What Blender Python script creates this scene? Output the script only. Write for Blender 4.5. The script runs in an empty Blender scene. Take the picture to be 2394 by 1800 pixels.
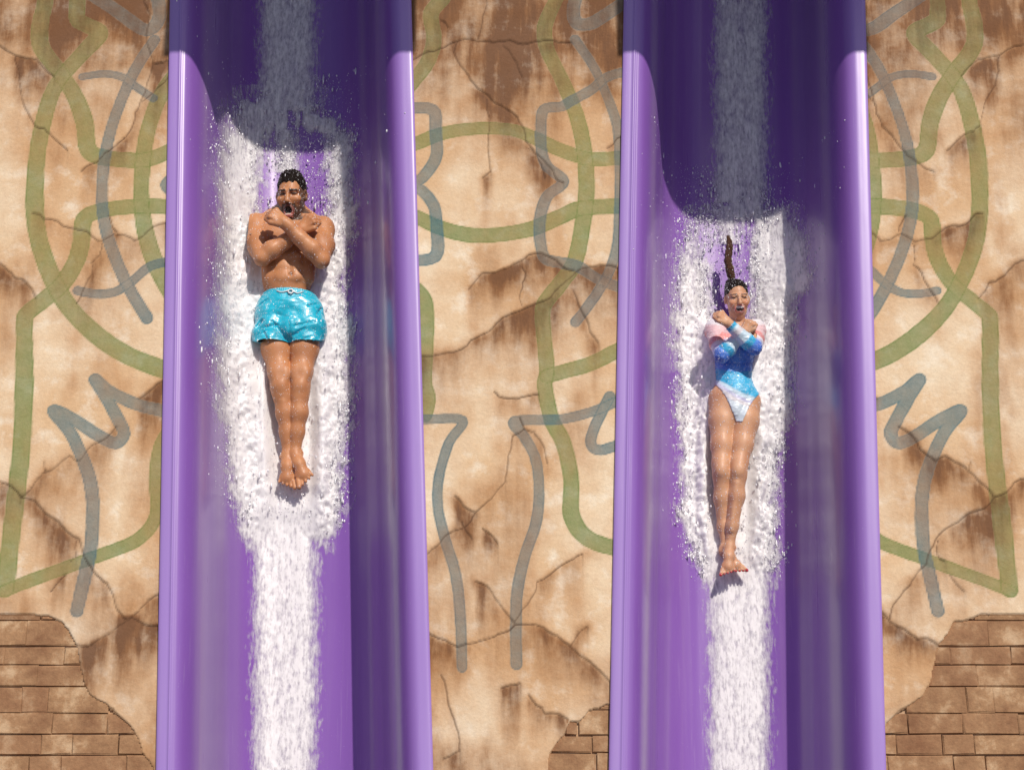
import bpy, math, random
import numpy as np
from mathutils import Matrix, Vector
random.seed(7); rng = np.random.default_rng(7)
SC = bpy.context.scene
COL = SC.collection

# ------------------------------------------------------------------ camera, sky, sun
# slope frame S = (x across, v up the slope, n out of the slope); the slides drop down a steep battered wall
FPX, DIST = 5221.0, 11.0                       # focal length in photo pixels, distance to slope centre
ALPHA = math.atan(0.4038)                      # the camera looks this much up the slope
TILT = math.radians(24)                        # slope leans back from the vertical
SUN_S = np.array([0.36, 0.76, 1.0]); SUN_S /= np.linalg.norm(SUN_S)
SUN_STRENGTH, SKY_STRENGTH, EXPOSURE = 3.9, 0.07, 0.0
ct, st = math.cos(TILT), math.sin(TILT)
RW = np.array([[1, 0, 0], [0, st, -ct], [0, ct, st]], float)   # columns: x, v, n in world axes
ORG = np.array([0, 0, 7.0])
def world(p): return RW @ np.asarray(p, float) + ORG
ca, sa = math.cos(ALPHA), math.sin(ALPHA)
FWD = np.array([0, sa, -ca]); UPV = np.array([0, ca, sa]); RGT = np.array([1.0, 0, 0])
CAM = -DIST * FWD
def P(px, py, n):
    """slope-frame point at height n that the photo shows at pixel px, py"""
    d = FWD * FPX + RGT * (px - 1197) + UPV * (900 - py)
    return CAM + d * ((n - CAM[2]) / d[2])
def proj(p):
    q = p - CAM
    z = q @ FWD
    return 1197 + FPX * q[..., 0] / z, 900 - FPX * (q @ UPV) / z

cd = bpy.data.cameras.new('camera'); cam = bpy.data.objects.new('camera', cd); COL.objects.link(cam)
cd.sensor_width = 36; cd.lens = 36 * FPX / 2394; cd.clip_start = 0.1; cd.clip_end = 3000
m = Matrix.Identity(4)
wx, wu, wb = RW @ RGT, RW @ UPV, RW @ (-FWD)
for i in range(3):
    m[i][0], m[i][1], m[i][2], m[i][3] = wx[i], wu[i], wb[i], world(CAM)[i]
cam.matrix_world = m
SC.camera = cam

sw = RW @ SUN_S
W = bpy.data.worlds.new('World'); SC.world = W; W.use_nodes = True
wn = W.node_tree
sky = wn.nodes.new('ShaderNodeTexSky'); sky.sky_type = 'NISHITA'; sky.sun_disc = False
sky.sun_elevation = math.asin(sw[2]); sky.sun_rotation = math.atan2(sw[0], sw[1])
bg = wn.nodes['Background']; bg.inputs['Strength'].default_value = SKY_STRENGTH
wn.links.new(sky.outputs[0], bg.inputs['Color'])
sl = bpy.data.lights.new('sun', 'SUN'); sl.energy = SUN_STRENGTH; sl.angle = math.radians(0.5); sl.color = (1.0, 0.93, 0.83)
so = bpy.data.objects.new('sun', sl); COL.objects.link(so)
so.rotation_euler = Vector(-sw).to_track_quat('-Z', 'Y').to_euler(); so.location = (5, -5, 30)
SC.view_settings.view_transform = 'Standard'; SC.view_settings.look = 'None'
SC.view_settings.gamma = 1; SC.view_settings.exposure = EXPOSURE; SC.view_settings.use_curve_mapping = False
SC.cycles.max_bounces = 6; SC.cycles.transparent_max_bounces = 12

# ------------------------------------------------------------------ helpers
def tag(o, label=None, cat=None, group=None, kind=None):
    for k, v in (('label', label), ('category', cat), ('group', group), ('kind', kind)):
        if v: o[k] = v
    return o

def mesh_data(name, V, F, mat=None, smooth=True, attrs=None):
    V = np.asarray(V, np.float32); me = bpy.data.meshes.new(name)
    if isinstance(F, np.ndarray):
        k = F.shape[1]
        me.vertices.add(len(V)); me.vertices.foreach_set('co', V.ravel())
        me.loops.add(F.size); me.loops.foreach_set('vertex_index', F.astype(np.int32).ravel())
        me.polygons.add(len(F)); me.polygons.foreach_set('loop_start', np.arange(0, F.size, k, dtype=np.int32))
        me.update(calc_edges=True)
    else:
        me.from_pydata([tuple(map(float, v)) for v in V], [], F)
    me.validate()
    me.polygons.foreach_set('use_smooth', [smooth] * len(me.polygons))
    for an, (typ, arr) in (attrs or {}).items():
        a = me.attributes.new(an, typ, 'POINT')
        arr = np.asarray(arr, np.float32)
        if typ == 'FLOAT_COLOR':
            if arr.shape[1] == 3: arr = np.concatenate([arr, np.ones((len(arr), 1), np.float32)], 1)
            a.data.foreach_set('color', arr.ravel())
        else:
            a.data.foreach_set('value', arr.ravel())
    if mat: me.materials.append(mat)
    me.update()
    return me

def frame_matrix(base):
    b = world(base); mm = Matrix.Identity(4)
    for i in range(3):
        for j in range(3): mm[i][j] = RW[i][j]
        mm[i][3] = b[i]
    return mm

def obj(name, V, F, mat, base=(0, 0, 0), parent=None, smooth=True, attrs=None):
    """mesh given in slope coordinates; base = where its thing stands"""
    me = mesh_data(name, np.asarray(V, float) - np.asarray(base, float), F, mat, smooth, attrs)
    o = bpy.data.objects.new(name, me); COL.objects.link(o)
    if parent is None: o.matrix_world = frame_matrix(base)
    else: o.parent = parent
    return o

def empty(name, base):
    o = bpy.data.objects.new(name, None); COL.objects.link(o); o.matrix_world = frame_matrix(base)
    o.empty_display_size = 0.2
    return o

def grid_faces(nu, nv):
    i = np.arange((nu - 1) * (nv - 1)); r, c = i // (nu - 1), i % (nu - 1)
    a = r * nu + c
    return np.stack([a, a + 1, a + nu + 1, a + nu], 1)

# --- value noise
_T = np.random.default_rng(3).random(1 << 16).astype(np.float32)
def _h(i, j, k, s): return _T[(i * 73856093 ^ j * 19349663 ^ k * 83492791 ^ s * 2654435) & 0xFFFF]
def noise2(x, y, s=0):
    i = np.floor(x).astype(np.int64); j = np.floor(y).astype(np.int64)
    fx = x - i; fy = y - j; fx = fx * fx * (3 - 2 * fx); fy = fy * fy * (3 - 2 * fy)
    a = _h(i, j, 0, s) * (1 - fx) + _h(i + 1, j, 0, s) * fx
    b = _h(i, j + 1, 0, s) * (1 - fx) + _h(i + 1, j + 1, 0, s) * fx
    return a * (1 - fy) + b * fy
def fbm2(x, y, s=0, o=4):
    r = 0; a = 0.5; t = 0
    for q in range(o):
        r = r + a * noise2(x * 2 ** q, y * 2 ** q, s + q); t += a; a *= 0.5
    return r / t
def noise3(p, f, s=0):
    p = p * f; i = np.floor(p).astype(np.int64); g = p - i; g = g * g * (3 - 2 * g); r = 0
    for dx in (0, 1):
        for dy in (0, 1):
            for dz in (0, 1):
                w = (g[:, 0] if dx else 1 - g[:, 0]) * (g[:, 1] if dy else 1 - g[:, 1]) * (g[:, 2] if dz else 1 - g[:, 2])
                r = r + w * _h(i[:, 0] + dx, i[:, 1] + dy, i[:, 2] + dz, s)
    return r
def sstep(a, b, x):
    t = np.clip((x - a) / (b - a), 0, 1); return t * t * (3 - 2 * t)

# --- node helper
class NT:
    def __init__(s, name):
        s.m = bpy.data.materials.new(name); s.m.use_nodes = True; s.t = s.m.node_tree
        s.b = s.t.nodes['Principled BSDF']; s.out = s.t.nodes['Material Output']
    def n(s, typ, ins=None, **kw):
        nd = s.t.nodes.new('ShaderNode' + typ)
        for k, v in kw.items(): setattr(nd, k, v)
        for k, v in (ins or {}).items(): s.set(nd.inputs[k], v)
        return nd
    def set(s, sock, v):
        if isinstance(v, bpy.types.NodeSocket): s.t.links.new(v, sock)
        elif isinstance(v, bpy.types.Node): s.t.links.new(v.outputs[0], sock)
        else: sock.default_value = v
    def p(s, **kw):
        for k, v in kw.items(): s.set(s.b.inputs[k.replace('_', ' ')], v)
    def attr(s, name, out='Fac'): return s.n('Attribute', attribute_name=name).outputs[out]
    def coord(s, scale=(1, 1, 1), out='Object'):
        tc = s.n('TexCoord'); mp = s.n('Mapping', {'Vector': tc.outputs[out], 'Scale': scale}); return mp.outputs[0]
    def noise(s, vec, scale, detail=4, rough=0.55):
        return s.n('TexNoise', {'Vector': vec, 'Scale': scale, 'Detail': detail, 'Roughness': rough}).outputs['Fac']
    def ramp(s, f, a, b, lo=0.0, hi=1.0):
        return s.n('MapRange', {'Value': f, 'From Min': a, 'From Max': b, 'To Min': lo, 'To Max': hi}).outputs[0]
    def mix(s, f, a, b, mode='MIX'):
        nd = s.n('Mix', data_type='RGBA', blend_type=mode)
        s.set(nd.inputs[0], f); s.set(nd.inputs[6], a); s.set(nd.inputs[7], b); return nd.outputs[2]
    def math(s, op, a, b=0.0):
        nd = s.n('Math', operation=op); s.set(nd.inputs[0], a); s.set(nd.inputs[1], b); return nd.outputs[0]
    def bump(s, h, strength, dist):
        return s.n('Bump', {'Height': h, 'Strength': strength, 'Distance': dist}).outputs[0]
def C(r, g, b): return (r, g, b, 1.0)

# ------------------------------------------------------------------ materials
def make_wall_mat():
    t = NT('plaster'); v = t.coord()
    big = t.noise(v, 1.6, 5, 0.6); mid = t.noise(v, 7, 6, 0.62); fine = t.noise(v, 60, 5, 0.7)
    strk = t.noise(t.coord((1, 0.16, 1)), 15, 5, 0.62)
    base = t.mix(t.ramp(big, 0.32, 0.60), C(0.80, 0.665, 0.495), C(0.66, 0.445, 0.265))
    base = t.mix(t.ramp(mid, 0.52, 0.78, 0, 0.42), base, C(0.54, 0.31, 0.165))
    base = t.mix(t.ramp(mid, 0.47, 0.30, 0, 0.75), base, C(0.84, 0.745, 0.61))
    wear = t.ramp(t.noise(v, 13, 6, 0.7), 0.35, 0.75, 1.0, 0.80)
    base = t.mix(t.math('MULTIPLY', t.attr('green_paint'), wear), base, t.mix(t.ramp(big, 0.35, 0.7), C(0.100, 0.185, 0.040), C(0.165, 0.215, 0.062)))
    base = t.mix(t.math('MULTIPLY', t.attr('blue_paint'), wear), base, t.mix(t.ramp(big, 0.35, 0.7), C(0.035, 0.125, 0.165), C(0.095, 0.175, 0.185)))
    dirt_shade = t.math('MULTIPLY', t.attr('stain_shade'), t.ramp(strk, 0.25, 0.7, 0.78, 1.3))  # crack stains, plus shade painted in at the wall top
    dirt_shade = t.math('MULTIPLY', dirt_shade, t.ramp(mid, 0.3, 0.7, 0.75, 1.25))
    dirt_shade = t.math('MULTIPLY', dirt_shade, t.ramp(t.math('ADD', t.attr('green_paint'), t.attr('blue_paint')), 0, 1, 1.0, 0.5))
    wash = t.mix(t.ramp(t.math('MULTIPLY', t.attr('stain_shade'), t.ramp(strk, 0.3, 0.7, 0.75, 1.25)), 0.35, 0.95), C(0.42, 0.185, 0.064), C(0.135, 0.050, 0.018))
    base = t.mix(t.math('MINIMUM', dirt_shade, 0.93), base, wash)
    base = t.mix(t.math('MULTIPLY', t.attr('crack'), 0.8), base, C(0.06, 0.026, 0.014))
    base = t.mix(1.0, base, t.n('CombineColor', {0: t.ramp(fine, 0.2, 0.8, 0.88, 1.10), 1: t.ramp(fine, 0.2, 0.8, 0.87, 1.10), 2: t.ramp(fine, 0.2, 0.8, 0.86, 1.10)}), 'MULTIPLY')
    h = t.math('ADD', t.math('MULTIPLY', mid, 1.0), t.math('MULTIPLY', fine, 0.35))
    t.p(Base_Color=base, Roughness=0.85, Normal=t.bump(h, 0.5, 0.014)); t.b.inputs['Specular IOR Level'].default_value = 0.25
    return t.m
def make_brick_mat():
    t = NT('stamped brick'); tc = t.n('TexCoord'); oi = t.n('ObjectInfo')
    v = t.n('VectorMath', {0: t.n('NewGeometry').outputs['Position'], 1: (0, 0, 0)}, operation='ADD').outputs[0]
    mid = t.noise(v, 6.5, 6, 0.65); fine = t.noise(v, 55, 5, 0.7); r = oi.outputs['Random']
    base = t.mix(t.ramp(mid, 0.35, 0.68), C(0.46, 0.265, 0.135), C(0.215, 0.098, 0.044))
    base = t.mix(t.math('MULTIPLY', t.ramp(mid, 0.46, 0.30), 0.6), base, C(0.70, 0.52, 0.34))
    base = t.mix(t.math('MULTIPLY', r, 0.5), base, C(0.25, 0.11, 0.052))
    base = t.mix(1.0, base, t.n('CombineColor', {0: t.ramp(fine, 0.2, 0.8, 0.78, 1.15), 1: t.ramp(fine, 0.2, 0.8, 0.78, 1.15), 2: t.ramp(fine, 0.2, 0.8, 0.78, 1.15)}), 'MULTIPLY')
    t.p(Base_Color=base, Roughness=0.88, Normal=t.bump(t.math('ADD', mid, t.math('MULTIPLY', fine, 0.5)), 0.6, 0.012))
    return t.m
def make_slide_mat():
    t = NT('purple gelcoat'); v = t.coord((1, 0.035, 1)); w = t.coord((1, 0.5, 1))
    s1 = t.noise(v, 16, 5, 0.6); s2 = t.noise(v, 70, 3, 0.6); sp = t.noise(t.coord((1, 1, 1)), 260, 2, 0.5); bl = t.noise(w, 1.3, 3)
    base = t.mix(t.ramp(bl, 0.3, 0.7), C(0.255, 0.115, 0.44), C(0.215, 0.09, 0.38))
    base = t.mix(t.math('MULTIPLY', t.attr('film'), t.ramp(s1, 0.3, 0.7, 0.5, 1.2)), base, C(0.46, 0.36, 0.46))
    base = t.mix(t.math('MULTIPLY', t.attr('fade'), t.ramp(bl, 0.3, 0.7, 0.75, 1.0)), base, C(0.35, 0.22, 0.57))
    base = t.mix(t.ramp(s1, 0.54, 0.76, 0, 0.10), base, C(0.42, 0.33, 0.46))
    base = t.mix(t.ramp(s2, 0.62, 0.85, 0, 0.22), base, C(0.55, 0.47, 0.62))
    base = t.mix(t.ramp(sp, 0.745, 0.775, 0, 0.7), base, C(0.78, 0.74, 0.84))
    t.p(Base_Color=base, Roughness=t.ramp(s1, 0.3, 0.75, 0.27, 0.40), Normal=t.bump(t.noise(t.coord((1, 0.25, 1)), 5, 3), 0.08, 0.02))
    t.b.inputs['Coat Weight'].default_value = 0.2; t.b.inputs['Coat Roughness'].default_value = 0.12
    return t.m
def make_foam_mat():
    t = NT('white water'); v = t.coord((1, 0.45, 1)); st_ = t.coord((1, 0.16, 1))
    a = t.noise(v, 55, 5, 0.65); b = t.noise(v, 170, 4, 0.65); c = t.noise(st_, 75, 5, 0.68); big = t.noise(t.coord((1, 0.6, 1)), 9, 4)
    dens = t.attr('froth')
    # thin froth lets the purple through; streaky where the sheet is thin
    holes = t.math('ADD', t.math('MULTIPLY', c, 0.5), t.math('MULTIPLY', a, 0.5))
    d2 = t.math('ADD', t.math('MULTIPLY', dens, 0.8), t.math('MULTIPLY', t.math('SUBTRACT', holes, 0.5), 1.7))
    alpha = t.ramp(d2, 0.10, 0.74)
    tint = t.math('MULTIPLY', t.ramp(a, 0.47, 0.32), t.ramp(big, 0.35, 0.62, 0.25, 1.0))
    col = t.mix(t.math('MULTIPLY', tint, 0.5), C(0.80, 0.775, 0.785), C(0.54, 0.495, 0.60))
    t.p(Base_Color=col, Roughness=0.45, Alpha=alpha, Normal=t.bump(t.math('ADD', a, t.math('MULTIPLY', b, 0.5)), 0.2, 0.004))
    t.b.inputs['Subsurface Weight'].default_value = 0.7; t.b.inputs['Subsurface Radius'].default_value = (.03, .03, .03); t.b.inputs['Subsurface Scale'].default_value = 1.0
    return t.m
def make_skin(name, rough, nscale):
    t = NT(name); v = t.coord(); f = t.noise(v, nscale, 4, 0.6); g = t.noise(v, 150, 3, 0.6)
    base = t.mix(1.0, t.attr('tone', 'Color'), t.n('CombineColor', {0: t.ramp(f, 0.3, 0.7, 0.95, 1.05), 1: t.ramp(f, 0.3, 0.7, 0.91, 1.07), 2: t.ramp(f, 0.3, 0.7, 0.90, 1.07)}), 'MULTIPLY')
    t.p(Base_Color=base, Roughness=t.ramp(g, 0.35, 0.7, rough - 0.1, rough + 0.15), Normal=t.bump(t.math('ADD', t.noise(v, 420, 2, 0.5), t.math('ADD', g, f)), 0.22, 0.004))
    t.b.inputs['Coat Weight'].default_value = 0.07; t.b.inputs['Coat Roughness'].default_value = 0.25
    t.b.inputs['Subsurface Weight'].default_value = 0.12; t.b.inputs['Subsurface Radius'].default_value = (.012, .005, .003); t.b.inputs['Subsurface Scale'].default_value = 1.0
    return t.m
def make_cloth(name, col=None, rough=0.4, coat=0.4, wr=30):
    t = NT(name); v = t.coord(); f = t.noise(v, wr, 4, 0.6); g = t.noise(v, 400, 2, 0.5)
    base = t.attr('tone', 'Color') if col is None else col
    base = t.mix(1.0, base, t.n('CombineColor', {0: t.ramp(f, 0.3, 0.7, 0.85, 1.1), 1: t.ramp(f, 0.3, 0.7, 0.85, 1.1), 2: t.ramp(f, 0.3, 0.7, 0.85, 1.1)}), 'MULTIPLY')
    t.p(Base_Color=base, Roughness=rough, Normal=t.bump(t.math('ADD', f, t.math('MULTIPLY', g, 0.2)), 0.5, 0.006))
    t.b.inputs['Coat Weight'].default_value = coat; t.b.inputs['Coat Roughness'].default_value = 0.12
    return t.m
def make_plain(name, col, rough, coat=0.0, bs=0, bd=0.01, scale=40):
    t = NT(name); f = t.noise(t.coord(), scale, 4, 0.6)
    base = t.mix(t.ramp(f, 0.3, 0.7), C(*[c * 0.75 for c in col]), C(*[min(1, c * 1.2) for c in col]))
    t.p(Base_Color=base, Roughness=rough)
    if bs: t.p(Normal=t.bump(f, bs, bd))
    t.b.inputs['Coat Weight'].default_value = coat
    if 'hair' in name: t.b.inputs['Specular IOR Level'].default_value = 0.12
    return t.m
M_WALL, M_BRICK, M_SLIDE, M_FOAM = make_wall_mat(), make_brick_mat(), make_slide_mat(), make_foam_mat()
M_DROP = make_plain('water drops', (0.80, 0.79, 0.82), 0.12, 0.5)
M_SKIN = make_skin('wet skin', 0.52, 22)
M_HAIR = make_plain('wet dark hair', (0.011, 0.006, 0.004), 0.42, 0.05, 0.9, 0.006, 220)
M_TAIL = make_plain('wet brown hair', (0.075, 0.032, 0.016), 0.4, 0.2, 0.9, 0.006, 220)
M_SHORTS = make_cloth('turquoise nylon', C(0.008, 0.45, 0.62), 0.33, 0.35, 20)
M_SUIT = make_cloth('swimsuit fabric', None, 0.45, 0.25, 34)
M_CORD = make_plain('white cord', (0.75, 0.75, 0.75), 0.6)
M_NAIL = make_plain('red nail varnish', (0.38, 0.012, 0.02), 0.2, 0.6)
M_TEETH = make_plain('teeth', (0.72, 0.69, 0.62), 0.3)
M_CONC = make_plain('grey concrete', (0.20, 0.185, 0.165), 0.85, 0, 0.4, 0.02, 3)

# ------------------------------------------------------------------ slides: geometry of the chutes
SW = 1.28
prof = [(0.0, .500), (.10, .4985), (.19, .490), (.285, .458), (.352, .405), (.398, .325), (.420, .235), (.446, .145), (.482, .068), (.520, .022), (.565, .0015), (.60, 0), (.64, 0)]
DEEP = 0.80
pp = np.array(prof) * [1, DEEP / .5]
def cubic(xs, ys, x):                                # Catmull-Rom through the profile
    i = np.clip(np.searchsorted(xs, x) - 1, 0, len(xs) - 2); h = xs[i + 1] - xs[i]; t = (x - xs[i]) / h
    mm = np.gradient(ys, xs)
    return (2*t**3-3*t**2+1)*ys[i] + (t**3-2*t**2+t)*h*mm[i] + (-2*t**3+3*t**2)*ys[i+1] + (t**3-t**2)*h*mm[i+1]
def floor_n(xo): return -cubic(pp[:, 0], pp[:, 1], np.clip(np.abs(xo), 0, .64))
def line(p0, p1):
    k = (p1[0] - p0[0]) / (p1[1] - p0[1])
    return lambda v: p0[0] + k * (v - p0[1])
CEN = [line(P(679, 0, 0), P(688, 1800, 0)), line(P(1741, 0, 0), P(1748, 1800, 0))]

def build_slide(i, label):
    V0, V1 = -5.6, 4.6
    base = (CEN[i](V0), V0, -DEEP)
    root = empty('water_slide', base)
    tag(root, label, 'water slide', 'twin purple water slides')
    vs = np.arange(V0, V1 + .01, .1)
    def sweep(name, pts):
        pts = np.array(pts); V = np.zeros((len(vs), len(pts), 3))
        V[:, :, 1] = vs[:, None]; V[:, :, 0] = CEN[i](vs)[:, None] + pts[None, :, 0]; V[:, :, 2] = pts[None, :, 1]
        xo = V[:, :, 0] - CEN[i](vs)[:, None]; vj = V[:, :, 1]
        film = sum(a * np.exp(-((xo - c) / w) ** 2) for c, w, a in ((-.462, .018, .5), (-.405, .012, .3), (-.33, .02, .14), (-.25, .012, .12), (.445, .016, .5), (.40, .02, .2), (.34, .02, .28), (.25, .02, .14)))
        film = film * (.38 + .45 * noise2(xo * 9 + 3, vj * .8, 6)); fade = sstep(.52, .60, np.abs(xo))
        return obj(name, V.reshape(-1, 3), grid_faces(len(pts), len(vs)), M_SLIDE, base, root, attrs={'film': ('FLOAT', film.ravel()), 'fade': ('FLOAT', fade.ravel())})
    xs = np.unique(np.concatenate([np.linspace(-.6, .6, 121), np.linspace(-.6, -.56, 33)]))
    sweep('chute_bed', np.stack([xs, floor_n(xs) + .0035 * np.exp(-((xs + .580) / .006) ** 2)], 1))
    for sgn in (-1, 1):                                # flat side rim with a rounded edge and a turned-down lip
        pr = [(.60, 0), (.618, 0), (.628, -.001), (.635, -.003), (.639, -.007), (.640, -.010), (.640, -.012), (.637, -.014), (.630, -.015), (.620, -.012)]
        pr = [(sgn * a, b) for a, b in pr]
        sweep('side_rim', pr if sgn > 0 else pr[::-1])
    # moulded underside of the chute
    xs2 = np.linspace(-.6, .6, 61)
    sweep('chute_underside', np.stack([xs2[::-1], floor_n(xs2[::-1]) - .03 - .03 * (np.abs(xs2[::-1]) < .5)], 1))
    return root
build_slide(0, 'purple water slide carrying the man in turquoise shorts')
build_slide(1, 'purple water slide carrying the woman in the striped swimsuit')

# ------------------------------------------------------------------ wall with mural, cracks and stamped bricks
NW = -0.019
S5 = lambda pts: [(x * .5413, y * .5413) for x, y in pts]
S6 = lambda pts: [(x * .5413, y * .5413 + 900) for x, y in pts]
S7 = lambda pts: [(960 + x * .5411, y * .5411) for x, y in pts]
S8 = lambda pts: [(960 + x * .5411, y * .5411 + 900) for x, y in pts]
MIR = lambda pts: [(2372 - x, y) for x, y in pts]
greenL = [(S5([(200,-60),(195,10),(172,120),(180,210),(262,320),(325,420),(365,530),(378,640),(410,672),(520,690),(640,690),(760,640)]), 35),
 (S5([(335,-60),(332,70),(345,95),(425,135),(425,160),(340,250),(240,370),(185,530),(157,700),(150,880),(165,1030),(220,1190),(300,1330),(420,1450),(560,1540),(760,1615)]), 35),
 (S5([(760,895),(640,890),(550,895),(440,910),(365,945),(350,1050),(328,1130),(270,1225),(190,1295),(112,1360),(105,1400),(105,1500),(105,1663)])+S6([(95,250),(60,550),(22,880)]), 34),
 (S5([(760,320),(690,420),(640,560),(620,680),(610,800),(615,920),(640,1050),(690,1180),(760,1300)]), 33),
 (S6([(760,150),(692,260),(672,400),(680,530),(655,605),(590,670),(500,710),(400,745),(250,800),(100,855),(15,890)]), 25)]
blueL = [(S5([(405,-15),(520,60),(600,118),(640,130),(672,110),(690,60),(680,-20)]), 29),
 (S5([(667,175),(590,290),(530,420),(480,560),(450,700),(440,850),(455,980),(500,1120),(560,1250),(635,1375)]), 24),
 (S5([(355,332),(450,320),(530,335),(600,385),(662,424)]), 18),
 (S5([(335,1255),(420,1270),(500,1260),(570,1215),(650,1150),(760,1125)]), 19),
 (S6([(760,125),(690,108),(580,80),(470,25),(410,-25),(450,40),(510,150),(535,210),(500,250),(420,215),(320,150),(230,110),(300,200),(350,300),(390,420),(402,550),(392,700),(365,830),(332,975)]), 25),
 (S5([(760,750),(712,800),(760,845)]), 20)]
greenC = [(S7([(150,-40),(135,0),(88,60),(100,150),(95,210),(60,290),(-30,400)]), 32),
 (S7([(650,-40),(600,60),(578,130),(592,220),(650,340),(710,480),(745,620),(760,800),(745,960),(710,1130),(650,1220),(575,1320),(572,1400),(590,1600)])+S8([(580,0),(610,150),(660,250),(693,400),(693,550),(730,630),(800,680),(960,725)]), 31),
 (S7([(-60,650),(30,620),(100,590),(200,565),(320,555),(450,565),(560,610),(650,650),(780,688),(960,675)]), 30),
 (S7([(-60,900),(30,940),(130,985),(250,1015),(380,1015),(520,990),(640,940),(740,900),(960,890)]), 32),
 (S7([(25,1250),(62,1300),(70,1400),(62,1650)])+S8([(78,60),(62,130)]), 29),
 (S7([(960,1480),(780,1570),(680,1600),(590,1625)]), 31)]
blueC = [(S7([(725,-40),(703,40),(712,95),(750,108),(800,92),(960,-15)]), 29),
 (S7([(710,172),(790,290),(850,420),(895,560),(905,750),(895,1050),(850,1190),(790,1290),(712,1393)]), 21),
 (S7([(960,310),(900,318),(840,340),(780,390),(690,440),(650,462),(575,475),(562,560),(565,650),(590,720),(660,785),(590,850),(558,950),(562,1060),(580,1115),(620,1130),(720,1150),(820,1210),(960,1260)]), 23),
 (S7([(-40,470),(95,475),(108,570),(110,680),(50,770),(0,800),(50,825),(100,890),(112,980),(105,1110),(-30,1125)]), 25),
 (S8([(-30,145),(70,148),(225,152),(165,250),(122,400),(117,520),(147,660),(195,820),(215,1000),(222,1220)]), 20),
 (S8([(960,40),(880,75),(800,110),(650,148),(450,157),(490,220),(540,320),(555,470),(540,600),(490,750),(460,900),(455,1040),(457,1205)]), 21),
 (S8([(860,50),(800,170),(778,240),(790,272),(830,280),(960,235)]), 22)]
crackL = [S5([(-60,190),(0,200),(65,240),(85,370),(150,545),(215,580),(290,650)]), S5([(65,240),(160,260),(230,330)]),
 S5([(615,-30),(645,60),(630,150),(660,280),(760,255)]), S5([(660,280),(610,430),(570,550),(500,630),(420,700),(350,740)]),
 S5([(140,920),(170,925),(190,950),(300,985),(430,1045),(490,1010),(580,1040),(660,980),(760,950)]), S5([(440,1050),(430,1100),(400,1180),(330,1310)]),
 S5([(-60,1120),(0,1140),(60,1200),(110,1220),(155,1290)]), S5([(760,290),(690,370),(610,440)]),S5([(470,930),(500,1000)]),
 S6([(-60,400),(0,420),(90,485),(190,550),(260,600),(340,665),(380,770),(480,890),(540,1010)]), S6([(90,485),(150,420),(195,370),(190,330)]),
 S6([(190,380),(300,305),(340,330),(420,250),(500,180)]), S6([(330,670),(330,740),(305,760)]), S6([(540,1020),(420,1100),(330,1125)]),
 S6([(540,1020),(640,930),(760,860)]), S6([(560,1000),(680,1040),(760,1040)]), S6([(600,60),(760,-60)]), S6([(280,820),(220,890)])]
crackC = [S7([(-40,275),(20,255),(130,210),(200,180),(285,178),(430,175),(540,180),(690,185)]), S7([(200,180),(205,270),(330,410),(410,470),(490,560),(530,650),(580,770)]),
 S7([(335,-30),(330,20),(290,170)]), S7([(400,200),(430,230),(480,330)]), S7([(330,430),(335,600),(345,740),(310,770)]), S7([(510,640),(600,720),(660,790)]),
 S7([(-30,1545),(90,1540),(220,1510),(260,1470),(400,1370),(500,1330),(600,1290),(700,1190),(810,1150),(900,1160),(960,1150)]),
 S7([(250,1250),(310,1180),(420,1160),(510,1100),(600,1110),(700,1170)]), S7([(480,1150),(490,1210),(475,1260),(480,1320)]), S7([(700,1250),(760,1380),(810,1480)]),
 S7([(850,640),(890,600),(960,570)]), S7([(130,90),(160,120)]),
 S8([(360,30),(380,50),(460,60),(550,40)]), S8([(470,140),(490,190),(440,220),(420,330),(350,490),(280,550),(150,650),(90,710),(-20,800)]), S8([(280,550),(190,480)]),
 S8([(490,190),(560,240),(590,340)]), S8([(740,730),(600,820),(545,850),(520,920),(450,1020)]), S8([(280,850),(340,880),(450,1030)]),
 S8([(-20,1010),(90,1080),(200,1130),(350,1090),(450,1035),(570,1045),(690,1130),(850,1270),(960,1330)]), S8([(690,1130),(760,1045)]),
 S8([(510,1340),(580,1420),(680,1445)]), S8([(130,1250),(160,1370),(205,1500),(210,1580),(140,1615)]), S8([(220,590),(265,665)]), S8([(310,620),(375,685)]), S8([(390,1310),(470,1290)])]
brickL = S6([(-200,985),(150,990),(262,1020),(328,1118),(345,1200),(360,1280),(392,1340),(490,1400),(560,1470),(600,1540),(640,1620),(680,1740),(720,1900),(-200,1900)])
brickC = S8([(1000,1345),(850,1375),(775,1400),(730,1450),(690,1452),(665,1505),(600,1590),(590,1680),(600,1800),(1000,1800)])

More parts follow.
